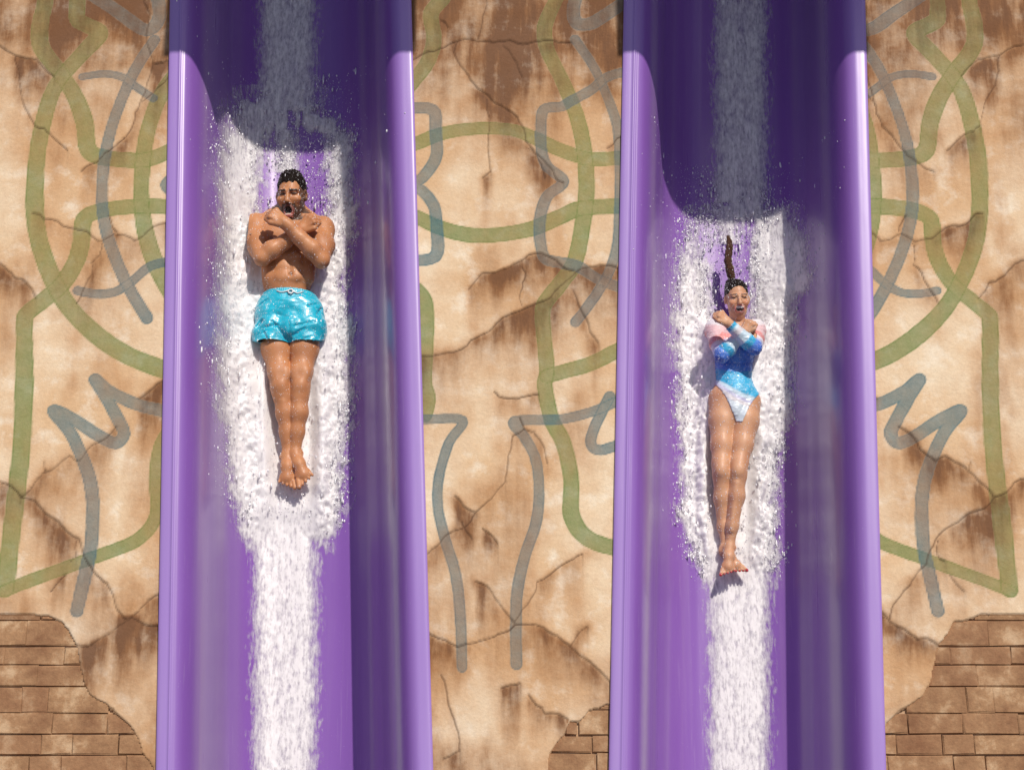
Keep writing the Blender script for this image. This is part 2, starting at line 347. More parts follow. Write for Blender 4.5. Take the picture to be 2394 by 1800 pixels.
def to_wall(pts):
    q = np.array([P(x, y, NW) for x, y in pts]); return q[:, :2]
def smooth_line(p, k=5):
    p = np.asarray(p, float); n = len(p); out = []
    for i in range(n - 1):
        p0, p1, p2, p3 = p[max(i - 1, 0)], p[i], p[i + 1], p[min(i + 2, n - 1)]
        # centripetal-like: keep tangents short at sharp corners
        t1, t2 = (p2 - p0) * .5, (p3 - p1) * .5; L = np.linalg.norm(p2 - p1)
        t1 *= min(1, L / (np.linalg.norm(t1) + 1e-9)); t2 *= min(1, L / (np.linalg.norm(t2) + 1e-9))
        for t in np.linspace(0, 1, k, endpoint=False):
            out.append((2*t**3-3*t**2+1)*p1 + (t**3-2*t**2+t)*t1 + (-2*t**3+3*t**2)*p2 + (t**3-t**2)*t2)
    out.append(p[-1]); return np.array(out)
def jag(p, amp=.012, seed=0):                             # cracks wander between their points
    r = np.random.default_rng(seed); p = np.asarray(p)
    for _ in range(3):
        q = [p[0]]
        for a, b in zip(p[:-1], p[1:]):
            L = np.linalg.norm(b - a); d = (b - a) / (L + 1e-9)
            if L > .02: q.append((a + b) / 2 + np.array([-d[1], d[0]]) * r.normal() * amp * min(1, L / .15))
            q.append(b)
        p = np.array(q); amp *= .6
    return p
def line_dist(X, Y, p, reach):
    D = np.full(X.shape, 9.0, np.float32)
    for a, b in zip(p[:-1], p[1:]):
        mk = np.nonzero((X > min(a[0], b[0]) - reach) & (X < max(a[0], b[0]) + reach) & (Y > min(a[1], b[1]) - reach) & (Y < max(a[1], b[1]) + reach))[0]
        if len(mk) == 0: continue
        x, y = X[mk] - a[0], Y[mk] - a[1]; bx, by = b - a
        t = np.clip((x * bx + y * by) / (bx * bx + by * by + 1e-12), 0, 1)
        D[mk] = np.minimum(D[mk], np.hypot(x - t * bx, y - t * by))
    return D
def inside(X, Y, poly):
    r = np.zeros(X.shape, bool); n = len(poly)
    for i in range(n):
        (x1, y1), (x2, y2) = poly[i], poly[(i + 1) % n]
        c = (y1 > Y) != (y2 > Y)
        with np.errstate(divide='ignore', invalid='ignore'):
            r ^= c & (X < (x2 - x1) * (Y - y1) / (y2 - y1 + 1e-12) + x1)
    return r

wall = empty('plaster_wall', (0, -7.2, NW))
tag(wall, 'cracked cream plaster wall with faded green and blue painted mural', 'wall')
fine = np.arange(-2.62, 2.72, .0068)
vs = np.concatenate([np.arange(-7.2, -2.62, .15), fine, np.arange(2.8, 4.7, .15)])
def build_wall(lo, hi, xs_unit, greens, blues, cracks, bricks, seed, mirror=False):
    l, h = lo(vs), hi(vs)
    X = (l[:, None] + (h - l)[:, None] * xs_unit[None]).ravel(); Y = np.repeat(vs, len(xs_unit)).astype(float)
    f = MIR if mirror else (lambda q: q)
    g = np.zeros(X.shape, np.float32); b = g.copy(); stain_shade = g.copy(); crack = g.copy(); dep = g.copy()
    wob = (fbm2(X * 30, Y * 30, 5) - .5) * .004
    ppm = 470.0
    for dst, src in ((g, greens), (b, blues)):
        for pts, w in src:
            D = line_dist(X, Y, smooth_line(to_wall(f(pts))), .07) + wob
            r = w / ppm / 2 * 1.22 * (.93 + .14 * noise2(X * 4, Y * 4, 12))
            np.maximum(dst, sstep(r + .003, r - .003, D) * (1 + .25 * sstep(r - .010, r - .002, D)) / 1.25, out=dst)
    for ci, pts in enumerate(cracks):
        p = jag(to_wall(f(pts)), seed=ci + seed * 50 if not mirror else ci + (seed - 1) * 50)
        D = line_dist(X, Y, p, .16)
        wid = .0030 * (.25 + 1.2 * noise2(X * 9, Y * 9, ci))
        c = sstep(wid + .0030, wid * .2, D) * (.45 + .5 * noise2(X * 5, Y * 5, 40 + ci)); np.maximum(crack, c, out=crack)
        np.maximum(dep, c * .009, out=dep)
        np.maximum(stain_shade, np.exp(-D / .014) * (.25 + .6 * noise2(X * 6, Y * 6, 70 + ci)), out=stain_shade)
        np.maximum(stain_shade, np.exp(-D / .045) * .75 * sstep(.42, .68, fbm2(X * 5, Y * 5, 170 + ci, 3)), out=stain_shade)
        amp = .62 + .45 * sstep(.25, .65, fbm2(X * 3.1, Y * 1.1, 90 + ci, 2))
        L = .09 + .62 * fbm2(X * 6, Y * .6, 130 + ci, 4) ** 1.5
        for a, q in zip(p[:-1], p[1:]):                     # rust washes down from the crack
            x0, x1 = min(a[0], q[0]), max(a[0], q[0])
            if x1 - x0 < 1e-4: continue
            mk = np.nonzero((X >= x0 - .004) & (X <= x1 + .004))[0]
            yl = a[1] + (q[1] - a[1]) * np.clip((X[mk] - a[0]) / (q[0] - a[0]), 0, 1); dy = yl - Y[mk]
            k = (dy > -.004) & (dy < 1.0); mk = mk[k]; dy = np.maximum(dy[k], 0)
            steep = min(1, (x1 - x0) / (np.linalg.norm(q - a) + 1e-9) * 1.6)
            np.maximum.at(dep, mk, (.007 * steep * np.exp(-dy / .07) * (.3 + .7 * amp[mk])).astype(np.float32))
            np.maximum.at(stain_shade, mk, (amp[mk] * steep * np.exp(-(dy / L[mk]) ** 1.3)).astype(np.float32))
    nu = len(xs_unit); S2 = stain_shade.reshape(-1, nu)                # the wash spreads sideways as it runs
    ker = np.exp(-.5 * (np.arange(-9, 10) / 3.2) ** 2); ker /= ker.sum()
    pad = np.pad(S2, ((0, 0), (9, 9)), mode='edge'); B2 = sum(ker[q] * pad[:, q:q + nu] for q in range(19))
    k2 = np.exp(-.5 * (np.arange(-4, 5) / 1.8) ** 2); k2 /= k2.sum(); pad = np.pad(B2, ((4, 4), (0, 0)), mode='edge'); B2 = sum(k2[q] * pad[q:q + len(vs)] for q in range(9))
    stain_shade = np.maximum(.92 * B2, .55 * S2 * (np.random.default_rng(5).random(S2.shape) * .3 + .7)).ravel().astype(np.float32)
    stain_shade = stain_shade * (.78 + .48 * fbm2(X * 20, Y * 6, 77, 3))
    brick = np.zeros(X.shape, bool)
    for poly in bricks:
        brick |= inside(X + wob * 2, Y + wob, jag(to_wall(f(poly)), .008, 11))
    # patchy brown wash at the wall top, also painting in the shade there
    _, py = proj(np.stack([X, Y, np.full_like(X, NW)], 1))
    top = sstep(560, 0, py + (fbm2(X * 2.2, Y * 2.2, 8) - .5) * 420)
    stain_shade = np.maximum(stain_shade, top * (.55 + .75 * fbm2(X * 5, Y * 2.2, 21)))
    low = sstep(1350, 1800, py + (fbm2(X * 2.5, Y * 2.5, 18) - .5) * 300)
    stain_shade = np.maximum(stain_shade, low * 1.0 * fbm2(X * 5, Y * 3, 22))
    patch = sstep(.50, .72, fbm2(X * 3.0 + seed, Y * 1.7, 31, 5)) * .48
    stain_shade = np.clip(np.maximum(stain_shade, patch), 0, 1)
    und = (fbm2(X * 4, Y * 4, 44, 3) - .5) * .005
    Z = NW + und - dep - brick * .023
    g[brick] = 0; b[brick] = 0; stain_shade[brick] = np.maximum(stain_shade[brick], .6)
    obj('plaster_panel', np.stack([X, Y, Z], 1), grid_faces(len(xs_unit), len(vs)), M_WALL, (0, -7.2, NW), wall,
        attrs={'green_paint': ('FLOAT', g), 'blue_paint': ('FLOAT', b), 'stain_shade': ('FLOAT', stain_shade), 'crack': ('FLOAT', crack)})
E = .615
lo_far = lambda v: np.full_like(v, -3.55); hi_far = lambda v: np.full_like(v, 3.55)
nL = int(1.75 / .0068)
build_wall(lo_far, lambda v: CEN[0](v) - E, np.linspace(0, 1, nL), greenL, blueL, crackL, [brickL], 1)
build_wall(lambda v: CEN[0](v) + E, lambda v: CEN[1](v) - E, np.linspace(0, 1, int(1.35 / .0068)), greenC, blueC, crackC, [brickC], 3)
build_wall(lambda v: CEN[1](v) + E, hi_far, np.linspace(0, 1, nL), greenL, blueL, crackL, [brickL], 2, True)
for s in (-1, 1):                                           # plain wall beyond the picture
    xa, xb = sorted((s * 3.55, s * 9)); o = obj('plaster_panel', [(xa, -7.2, NW), (xb, -7.2, NW), (xb, 4.6, NW), (xa, 4.6, NW)], [(0, 1, 2, 3)], M_WALL, (0, -7.2, NW), wall)

def brick_shape(w, h, seed):
    r = np.random.default_rng(seed); b = .004; d = .0155
    V = []
    for (dx, z) in ((0, 0), (0, d - b), (b, d)):
        for sx, sy in ((-1, -1), (1, -1), (1, 1), (-1, 1)):
            V.append((sx * (w / 2 - dx) + r.normal() * .0022, sy * (h / 2 - dx) + r.normal() * .0022, z + (r.normal() * .002 if z == d else 0)))
    F = [(8, 9, 10, 11)]
    for k in (0, 4):
        for q in range(4):
            F.append((k + q, k + (q + 1) % 4, k + 4 + (q + 1) % 4, k + 4 + q))
    return V, F
def lay_bricks(rows, conv, mirror):
    for ri, (y0, y1, xs) in enumerate(rows):
        for x0, x1 in zip(xs[:-1], xs[1:]):
            x1 = min(x1, 590 if mirror else 890)
            if x0 >= x1 - 8: continue
            c = [conv([(x0, y0)])[0], conv([(x1, y1)])[0]]
            if mirror: c = [MIR([c[0]])[0], MIR([c[1]])[0]]
            a = P(c[0][0], c[0][1], NW); e = P(c[1][0], c[1][1], NW)
            w, h = abs(e[0] - a[0]) - .009, abs(a[1] - e[1]) - .006
            V, F = brick_shape(w, h, ri * 31 + int(abs(x0)))
            me = mesh_data('brick', V, F, M_BRICK, False)
            o = bpy.data.objects.new('brick', me); COL.objects.link(o); o.parent = wall
            o.location = ((a[0] + e[0]) / 2, (a[1] + e[1]) / 2 + 7.2, -.0245 + random.uniform(-.001, .002))
            o.rotation_euler = (random.gauss(0, .004), random.gauss(0, .004), random.gauss(0, .002))
rowsL = [(910, 985, [-45, 33]), (985, 1013, [-80, 175, 330]), (1013, 1125, [-110, 113, 345]), (1125, 1205, [-150, 15, 275, 420]), (1205, 1300, [-140, 160, 420]), (1300, 1415, [-100, 90, 205, 470]),
         (1415, 1505, [-160, -20, 222, 460, 640]), (1505, 1595, [-100, 172, 310, 510, 690]), (1595, 1690, [-120, 122, 262, 545, 690]), (1690, 1790, [-160, 60, 330, 600, 685]), (1790, 1890, [-100, 180, 440, 680])]
rowsC = [(1340, 1400, [770, 890]), (1400, 1510, [665, 722, 890]), (1510, 1585, [600, 785, 890]), (1585, 1690, [570, 800, 890]), (1690, 1790, [570, 720, 890])]
lay_bricks(rowsL[1:], S6, False); lay_bricks(rowsL[1:], S6, True); lay_bricks(rowsC, S8, False)

# ------------------------------------------------------------------ unseen hoods set to shade the slide tops, ground far below
PR = 2.0
vr = P(1197, 108, 0)[1]; ex, ey = SUN_S[0] / SUN_S[2], SUN_S[1] / SUN_S[2]; VB = vr + ey * PR
vt = P(1197, -30, 0)[1]; HT = VB + 1.3
def plate(name, outline, n0, n1, parent, base):                 # flat board: outline in (x, v), thickness along n
    k = len(outline); V = [(x, v, n0) for x, v in outline] + [(x, v, n1) for x, v in outline]
    F = [tuple(range(k))[::-1], tuple(range(k, 2 * k))] + [(q, (q + 1) % k, k + (q + 1) % k, k + q) for q in range(k)]
    return obj(name, V, F, M_HOOD, base, parent, False)
M_HOOD = make_plain('purple hood', (0.20, 0.085, 0.36), 0.4)
for i, lab in ((0, 'unseen purple hood shading the top of the slide with the man, notched to shape the shadow'), (1, 'unseen purple hood shading the top of the slide with the woman')):
    c = CEN[i](vr); base = (c, HT, 0); hood = empty('slide_hood', base); tag(hood, lab, 'slide hood', 'hoods over the slide tops')
    l, r = c + ex * PR - .645, c + ex * PR + .66
    low = [(l, VB)]
    if i == 0: low += [(c + ex * (PR - .9) + a, VB + b) for a, b in ((.04, 0), (.15, .36), (.47, .43), (.82, .44), (.855, 0))]  # edge notch added only to pull up the shadow on this slide
    low += [(r, VB)]
    plate('front_board', low + [(r, HT), (l, HT)], PR, PR + .05, hood, base)
    V = [(c - .72, HT + .01, 0), (c + .76, HT + .01, 0), (r + .05, HT + .01, PR + .06), (l - .05, HT + .01, PR + .06)]; V += [(x, v + .06, n) for x, v, n in V]
    obj('top_board', V, [(0, 1, 2, 3), (7, 6, 5, 4), (0, 4, 5, 1), (1, 5, 6, 2), (2, 6, 7, 3), (3, 7, 4, 0)], M_HOOD, base, hood, False)
gm = mesh_data('ground', [(-600, -600, 0), (600, -600, 0), (600, 600, 0), (-600, 600, 0)], [(0, 1, 2, 3)], M_CONC, False)
go = bpy.data.objects.new('ground', gm); COL.objects.link(go); tag(go, 'grey concrete ground far below the slides', None, None, 'structure')

# ------------------------------------------------------------------ water: froth in each chute
def I(py, pts):
    pts = np.array(pts, float); return np.interp(py, pts[:, 0], pts[:, 1])
WATER = [dict(sL=[(-300,606),(300,604),(1200,594),(2200,594)], sR=[(-300,737),(300,738),(1100,740),(2200,738)],
              L=[(205,575),(225,560),(240,536),(300,530),(500,527),(700,525),(900,522),(1000,536),(1050,548),(1130,560),(1200,562),(1240,574),(1262,600)],
              R=[(205,740),(262,745),(275,778),(320,806),(400,810),(500,808),(600,806),(660,790),(700,800),(900,806),(1000,800),(1100,790),(1170,785),(1220,782),(1245,768),(1262,745)],
              gap=[(286,672,672),(310,632,750),(340,622,764),(420,612,772),(480,604,768),(520,616,744),(545,674,676)], trick=(668, 6, 300, 400), body=(677, 390, 1150), foot=688,
              fall=(1130, 1290)),
         dict(sL=[(-300,1664),(500,1668),(1200,1652),(1400,1658),(2200,1660)], sR=[(-300,1795),(500,1795),(1300,1800),(2200,1800)],
              L=[(488,1622),(560,1600),(620,1590),(760,1590),(850,1595),(872,1605),(950,1606),(1000,1602),(1200,1605),(1250,1612),(1290,1630),(1335,1653),(1350,1660)],
              R=[(488,1856),(560,1866),(640,1880),(675,1872),(700,1846),(800,1840),(920,1842),(980,1828),(1040,1818),(1080,1806),(1200,1803),(1300,1800),(1350,1795)],
              gap=[(500,1700,1700),(515,1660,1756),(600,1657,1756),(700,1662,1756),(745,1668,1752),(775,1720,1724)], trick=(1702, 9, 480, 570), body=(1720, 600, 1350), foot=1708,
              fall=(1250, 1380))]
SPRAYPTS = []
def water_surface(i, label):
    w = WATER[i]; dx = .0056
    xo = np.arange(-.46, .46, dx); vv = np.arange(-3.2, 3.0, .0075)
    Xo = np.tile(xo, len(vv)); Y = np.repeat(vv, len(xo)); X = CEN[i](Y) + Xo; fl = floor_n(Xo)
    px, py = proj(np.stack([X, Y, fl + .02], 1))
    rag = (fbm2(X * 16, Y * 12, 3 + i, 4) - .5) * 46 + (fbm2(X * 60, Y * 50, 9 + i, 3) - .5) * 26
    hb = sstep(w['body'][1] - 60, w['body'][1] + 130, py) * sstep(w['fall'][1], w['fall'][0], py)
    bod = sstep(w['body'][1] - 220, w['body'][1] - 60, py) * sstep(w['fall'][1], w['fall'][0], py)      # near the rider
    amp = .28 + .72 * bod
    sA = np.minimum(px - I(py, w['sL']), I(py, w['sR']) - px) + rag * .26 + (fbm2(X * 10, Y * .9, 15 + i, 3) - .5) * 10 - 15
    sB = np.minimum(px - I(py, w['L']), I(py, w['R']) - px) + rag * .95
    sB = np.minimum(sB, np.minimum(py - w['L'][0][0], w['L'][-1][0] - py) + rag * .7)
    t0_ = w['L'][0][0]; sB = sB - 34 * sstep(t0_ + 130, t0_, py) * (1 - .6 * i) * (.5 + fbm2(X * 30, Y * 2, 57 + i, 3))
    sd = np.maximum(sA, sB)
    g = np.array(w['gap'], float)
    gl, gr = np.interp(py, g[:, 0], g[:, 1]), np.interp(py, g[:, 0], g[:, 2])
    ing = np.minimum(px - gl, gr - px) + rag * .8 + (fbm2(X * 34, Y * 1.5, 51 + i, 3) - .5) * 110 * sstep(g[0, 0] + 150, g[0, 0], py); ing = np.where((py < g[0, 0] - 30) | (py > g[-1, 0]), -99, ing)
    sd = np.minimum(sd, -ing - 14 * (ing > -60))
    tx, tw, t0, t1 = w['trick']
    tr = np.where((py > t0) & (py < t1), tw - np.abs(px - tx) + rag * .12, -99); sd = np.maximum(sd, tr * .8)
    dens = sstep(-40, 18, sd); core = sstep(-4, 40, sd)
    sheet = np.minimum(px - I(py, w['L']) + 44, I(py, w['R']) + 40 - px) + rag * .5; sheet = np.where((py < w['L'][0][0] - 10) | (py > w['L'][-1][0] - 160), -9, sheet)
    sheet = np.minimum(sheet, -ing); bank = .36 * sstep(0, 30, sheet) * (.5 + fbm2(X * 30, Y * 1.2, 81, 3)) * sstep(w['L'][-1][0] - 160, w['L'][-1][0] - 420, py)
    dens = np.maximum(dens, bank)
    # thin sheets on the banks
    lump = fbm2(X * 22, Y * 15, 20 + i, 4); big = fbm2(X * 7, Y * 5, 25 + i, 3); fi = fbm2(X * 70, Y * 45, 33, 3)
    ft0 = sstep(w['fall'][0] - 330, w['fall'][0] - 170, py) * sstep(75, 35, np.abs(px - w['foot']))
    core2 = sstep(0, 80, sd); hgt = .009 + core * .003 + core2 * hb * .055 * (1 - .85 * ft0) + core * (lump - .5) * (.003 + .004 * hb) + core * (fi - .5) * .003 + hb * core2 * (big - .4) * .03 * (1 - ft0)
    ft = sstep(w['fall'][0] - 330, w['fall'][0] - 170, py) * sstep(75, 35, np.abs(px - w['foot']))
    nb = sstep(130, 60, np.abs(px - w['body'][0])) * sstep(w['gap'][-1][0] - 60, w['gap'][-1][0] + 20, py) * sstep(w['fall'][1] + 10, w['fall'][0] - 10, py)
    lvl = -DEEP + .012 + (core2 * hb * .045 + nb * core * .048) * (1 - .8 * ft) + hb * core2 * (big - .5) * .035
    Z = np.maximum(fl + np.maximum(hgt, .004), lvl + (lump - .5) * .003 * hb) * (dens > 0) + (fl + .003) * (dens <= 0)
    edge_fade = sstep(-20, 30, sd); Z = fl + .003 + (Z - fl - .003) * edge_fade
    if i == 1:                                           # the sheet beside her hair is thin
        dens = dens * (1 - .42 * sstep(1700, 1660, px) * sstep(760, 560, py) * (py > 495))
    calm = np.maximum(sstep(w['body'][1] + 20, w['body'][1] - 130, py), sstep(w['fall'][0], w['fall'][1], py))
    dens = dens * (1 - calm * np.where(py > 900, .04 + .20 * fbm2(X * 26, Y * 7, 60, 3), .14 + .34 * fbm2(X * 26, Y * 5, 60, 3)))
    F = grid_faces(len(xo), len(vv)); keep = (dens[F] > .02).any(1); F = F[keep]
    used = np.zeros(len(X), bool); used[F.ravel()] = True; idx = np.cumsum(used) - 1; F = idx[F]
    Vt = np.stack([X, Y, Z], 1)[used]
    o = obj('foaming_water', Vt, F, M_FOAM, (CEN[i](-3.2), -3.2, -DEEP), attrs={'froth': ('FLOAT', dens[used])})
    tag(o, label, 'water', None, 'stuff')
    # where spray is thrown: ragged foam edges near the rider
    ed = np.nonzero((np.abs(sd) < 16) & (bod > .25))[0]
    SPRAYPTS.append((np.stack([X, Y, Z], 1)[ed], px[ed], py[ed]))
    top = np.nonzero((core > .5) & (bod > .5))[0]
    SPRAYPTS[-1] += (np.stack([X, Y, Z], 1)[top],)
water_surface(0, 'white foaming water rushing down around the man in turquoise shorts')
water_surface(1, 'white foaming water rushing down around the woman in the striped swimsuit')

# ------------------------------------------------------------------ people: smooth-union bodies
class Field:
    def __init__(s, lo, hi, h):
        s.lo = np.array(lo, float); s.h = h; s.n = np.ceil((np.array(hi) - lo) / h).astype(int) + 1
        s.ax = [(s.lo[k] + h * np.arange(s.n[k])).astype(np.float32) for k in range(3)]
        s.d = np.full(s.n, .2, np.float32)
    def box(s, lo, hi):
        a = np.clip(np.floor((lo - s.lo) / s.h).astype(int), 0, s.n); b = np.clip(np.ceil((hi - s.lo) / s.h).astype(int) + 1, 0, s.n)
        return tuple(slice(x, y) for x, y in zip(a, b))
    def pts(s, sl): return s.ax[0][sl[0]][:, None, None], s.ax[1][sl[1]][None, :, None], s.ax[2][sl[2]][None, None, :]
    def put(s, sl, e, k, op):
        d = s.d[sl]
        if op == 'u':
            h = np.maximum(k - np.abs(d - e), 0) / k; s.d[sl] = np.minimum(d, e) - h * h * k * .25
        else:
            e = -e; h = np.maximum(k - np.abs(d - e), 0) / k; s.d[sl] = np.maximum(d, e) + h * h * k * .25
    def cap(s, a, b, ra, rb, k=.02, op='u'):
        a, b = np.asarray(a, float), np.asarray(b, float); mg = k + 4 * s.h; R = max(ra, rb) + mg
        sl = s.box(np.minimum(a, b) - R, np.maximum(a, b) + R)
        x, y, z = s.pts(sl)
        if 0 in (x.size, y.size, z.size): return
        ba = b - a; L = float(ba @ ba) + 1e-12
        t = np.clip(((x - a[0]) * ba[0] + (y - a[1]) * ba[1] + (z - a[2]) * ba[2]) / L, 0, 1)
        e = np.sqrt((x - a[0] - t * ba[0]) ** 2 + (y - a[1] - t * ba[1]) ** 2 + (z - a[2] - t * ba[2]) ** 2) - (ra + (rb - ra) * t)
        s.put(sl, e.astype(np.float32), k, op)
    def ell(s, c, r, k=.02, op='u', A=None):
        c = np.asarray(c, float); r = np.broadcast_to(np.asarray(r, float), 3); A = np.eye(3) if A is None else np.asarray(A)
        ext = np.sqrt((A.T ** 2) @ (r ** 2)) + k + 4 * s.h
        sl = s.box(c - ext, c + ext); x, y, z = s.pts(sl)
        if 0 in (x.size, y.size, z.size): return
        x, y, z = x - c[0], y - c[1], z - c[2]
        q = [(A[j][0] * x + A[j][1] * y + A[j][2] * z) / r[j] for j in range(3)]
        k0 = np.sqrt(q[0] ** 2 + q[1] ** 2 + q[2] ** 2) + 1e-6
        k1 = np.sqrt((q[0] / r[0]) ** 2 + (q[1] / r[1]) ** 2 + (q[2] / r[2]) ** 2) + 1e-6
        s.put(sl, (k0 * (k0 - 1) / k1).astype(np.float32), k, op)
    def chain(s, pts, k=.02):
        for (a, ra), (b, rb) in zip(pts[:-1], pts[1:]): s.cap(a, b, ra, rb, k)
    def at(s, p): return s.d[tuple(np.clip(np.round((p - s.lo) / s.h).astype(int), 0, s.n - 1).T)]
    def mesh(s):
        d = s.d; sg = d < 0
        cnt = np.zeros(np.array(d.shape) - 1, np.uint8)
        for i in (0, 1):
            for j in (0, 1):
                for k in (0, 1): cnt += sg[i:d.shape[0] - 1 + i, j:d.shape[1] - 1 + j, k:d.shape[2] - 1 + k]
        act = np.argwhere((cnt > 0) & (cnt < 8)); ids = np.full(cnt.shape, -1, np.int32); ids[tuple(act.T)] = np.arange(len(act))
        acc = np.zeros((len(act), 3)); num = np.zeros(len(act))
        cor = [(i, j, k) for i in (0, 1) for j in (0, 1) for k in (0, 1)]
        for a in cor:
            for ax in range(3):
                if a[ax]: continue
                b = list(a); b[ax] = 1
                A, B = act + a, act + b; da, db = d[tuple(A.T)], d[tuple(B.T)]
                cr = (da < 0) != (db < 0); t = np.where(cr, da / (da - db + 1e-12), 0)
                acc += cr[:, None] * (A + (B - A) * t[:, None]); num += cr
        V = s.lo + (acc / num[:, None]) * s.h
        Fs = []
        for ax in range(3):
            u, v = (ax + 1) % 3, (ax + 2) % 3
            s0 = [slice(None)] * 3; s1 = [slice(None)] * 3; s0[ax] = slice(0, -1); s1[ax] = slice(1, None)
            e = np.argwhere(sg[tuple(s0)] != sg[tuple(s1)])
            e = e[(e[:, u] > 0) & (e[:, v] > 0) & (e[:, u] < d.shape[u] - 1) & (e[:, v] < d.shape[v] - 1)]
            fl = sg[tuple(e.T)]
            def cell(du, dv):
                c = e.copy(); c[:, u] -= du; c[:, v] -= dv; return ids[tuple(c.T)]
            q = np.stack([cell(1, 1), cell(0, 1), cell(0, 0), cell(1, 0)], 1)
            q[~fl] = q[~fl][:, ::-1]; Fs.append(q)
        F = np.concatenate(Fs); F = F[(F >= 0).all(1)]
        return V, F
def vnormals(V, F):
    n = np.cross(V[F[:, 2]] - V[F[:, 0]], V[F[:, 3]] - V[F[:, 1]]); N = np.zeros_like(V)
    for k in range(4): np.add.at(N, F[:, k], n)
    return N / (np.linalg.norm(N, axis=1, keepdims=True) + 1e-12)
unit = lambda a: np.asarray(a, float) / np.linalg.norm(a)

def fist(F, wrist, toward, back, s, thumb):
    """closed hand: palm, four curled fingers of unequal length and the thumb folded on the side"""
    D = unit(toward - wrist); Nn = unit(back - D * (back @ D)); Ac = np.cross(Nn, D); A = np.array([D, Ac, Nn])
    F.cap(wrist - D * .02 * s, wrist + D * .02 * s, .027 * s, .030 * s, .02)
    F.ell(wrist + D * .050 * s, (.046 * s, .041 * s, .021 * s), .014, 'u', A)
    tips = []
    for i, ln in enumerate((.95, 1.08, 1.0, .84)):
        o = (i - 1.5) * .0205 * s
        a = wrist + D * (.086 - .004 * abs(i - 1.2)) * s + Ac * o + Nn * .010 * s
        b = a + D * .020 * ln * s - Nn * .034 * ln * s
        c = b - D * .030 * ln * s - Nn * .010 * s
        F.cap(wrist + D * .03 * s + Ac * o * .6 + Nn * .006 * s, a, .010 * s, .0118 * s, .007)
        F.cap(a, b, .0118 * s, .0102 * s, .003); F.cap(b, c, .0102 * s, .0088 * s, .003); tips.append(c)
    t0 = wrist + D * .022 * s + Ac * thumb * .026 * s
    t1 = t0 + D * .040 * s + Ac * thumb * .020 * s - Nn * .004 * s
    t2 = t1 + D * .032 * s - Ac * thumb * .010 * s - Nn * .010 * s
    F.cap(t0, t1, .015 * s, .0125 * s, .010); F.cap(t1, t2, .0125 * s, .0098 * s, .004)

def foot(F, ankle, ball, up, s, big):
    """pointed bare foot: heel, instep, ball and five toes; big = side of the big toe along x"""
    D = unit(ball - ankle); U = unit(up - D * (up @ D)); Ac = np.cross(D, U); Ac = Ac if Ac[0] * big > 0 else -Ac
    L = np.linalg.norm(ball - ankle)
    F.ell(ankle - U * .035 * s + D * .0 * s, (.030 * s, .032 * s, .034 * s), .02)
    F.chain([(ankle, .034 * s), (ankle + D * L * .45 + U * .004 * s, .031 * s), (ball - D * .01, .026 * s)], .02)
    F.ell(ball - D * .012 * s, (.036 * s, .042 * s, .018 * s), .016, 'u', np.array([D, Ac, U]))
    out = []
    for i in range(5):
        o = (.031 - .0155 * i) * s * 1.06; ln = (.040, .036, .032, .027, .021)[i] * s; r = (.0125, .0088, .0084, .0080, .0078)[i] * s
        a = ball + Ac * o + D * (.010 - .0045 * i) * s; b = a + D * ln + Ac * (o * .25) + U * .002; c = b + D * .004 - U * .003
        F.cap(a, b, r, r * .95, .004); out.append((b + D * .003 + U * r * .75, r, D, U, Ac))
    for nm in (-1, 1): F.ell(ankle + Ac * nm * .030 * s, .012 * s, .014)
    return out

def head_frame(c, yaw, roll, pitch=0):
    ex, ey, ez = RGT.copy(), UPV.copy(), -FWD.copy()
    cy, sy = math.cos(yaw), math.sin(yaw); ex, ez = ex * cy - ez * sy, ez * cy + ex * sy
    cr, sr = math.cos(roll), math.sin(roll); ex, ey = ex * cr + ey * sr, ey * cr - ex * sr
    cp, sp_ = math.cos(pitch), math.sin(pitch); ey, ez = ey * cp + ez * sp_, ez * cp - ey * sp_
    A = np.array([ex, ey, ez]); return A, (lambda x, y, z, s=1: np.asarray(c) + (np.array([x, y, z]) * s) @ A)

def person_mesh(name, V, F, tone, base, label):
    o = obj(name, V, F, M_SKIN, base, None, True, {'tone': ('FLOAT_COLOR', tone)})
    return tag(o, label, 'person')
def lerpc(a, b, f): return np.asarray(a) * (1 - f[:, None]) + np.asarray(b) * f[:, None]

def tube(name, pts, r, mat, base, parent, seg=8):
    pts = np.array(pts); V = []; n = len(pts)
    for i in range(n):
        t = unit(pts[min(i + 1, n - 1)] - pts[max(i - 1, 0)]); a = unit(np.cross(t, [.1, .2, 1])); b = np.cross(t, a)
        rr = r[i] if hasattr(r, '__len__') else r
        for q in range(seg):
            an = 2 * math.pi * q / seg; V.append(pts[i] + (a * math.cos(an) + b * math.sin(an)) * rr)
    F = [(i * seg + q, i * seg + (q + 1) % seg, (i + 1) * seg + (q + 1) % seg, (i + 1) * seg + q) for i in range(n - 1) for q in range(seg)]
    F += [tuple(range(seg))[::-1], tuple(range((n - 1) * seg, n * seg))]
    return obj(name, V, F, mat, base, parent)

DZ = .5 - DEEP
def PB(px, py, n): return P(px, py, n + DZ)
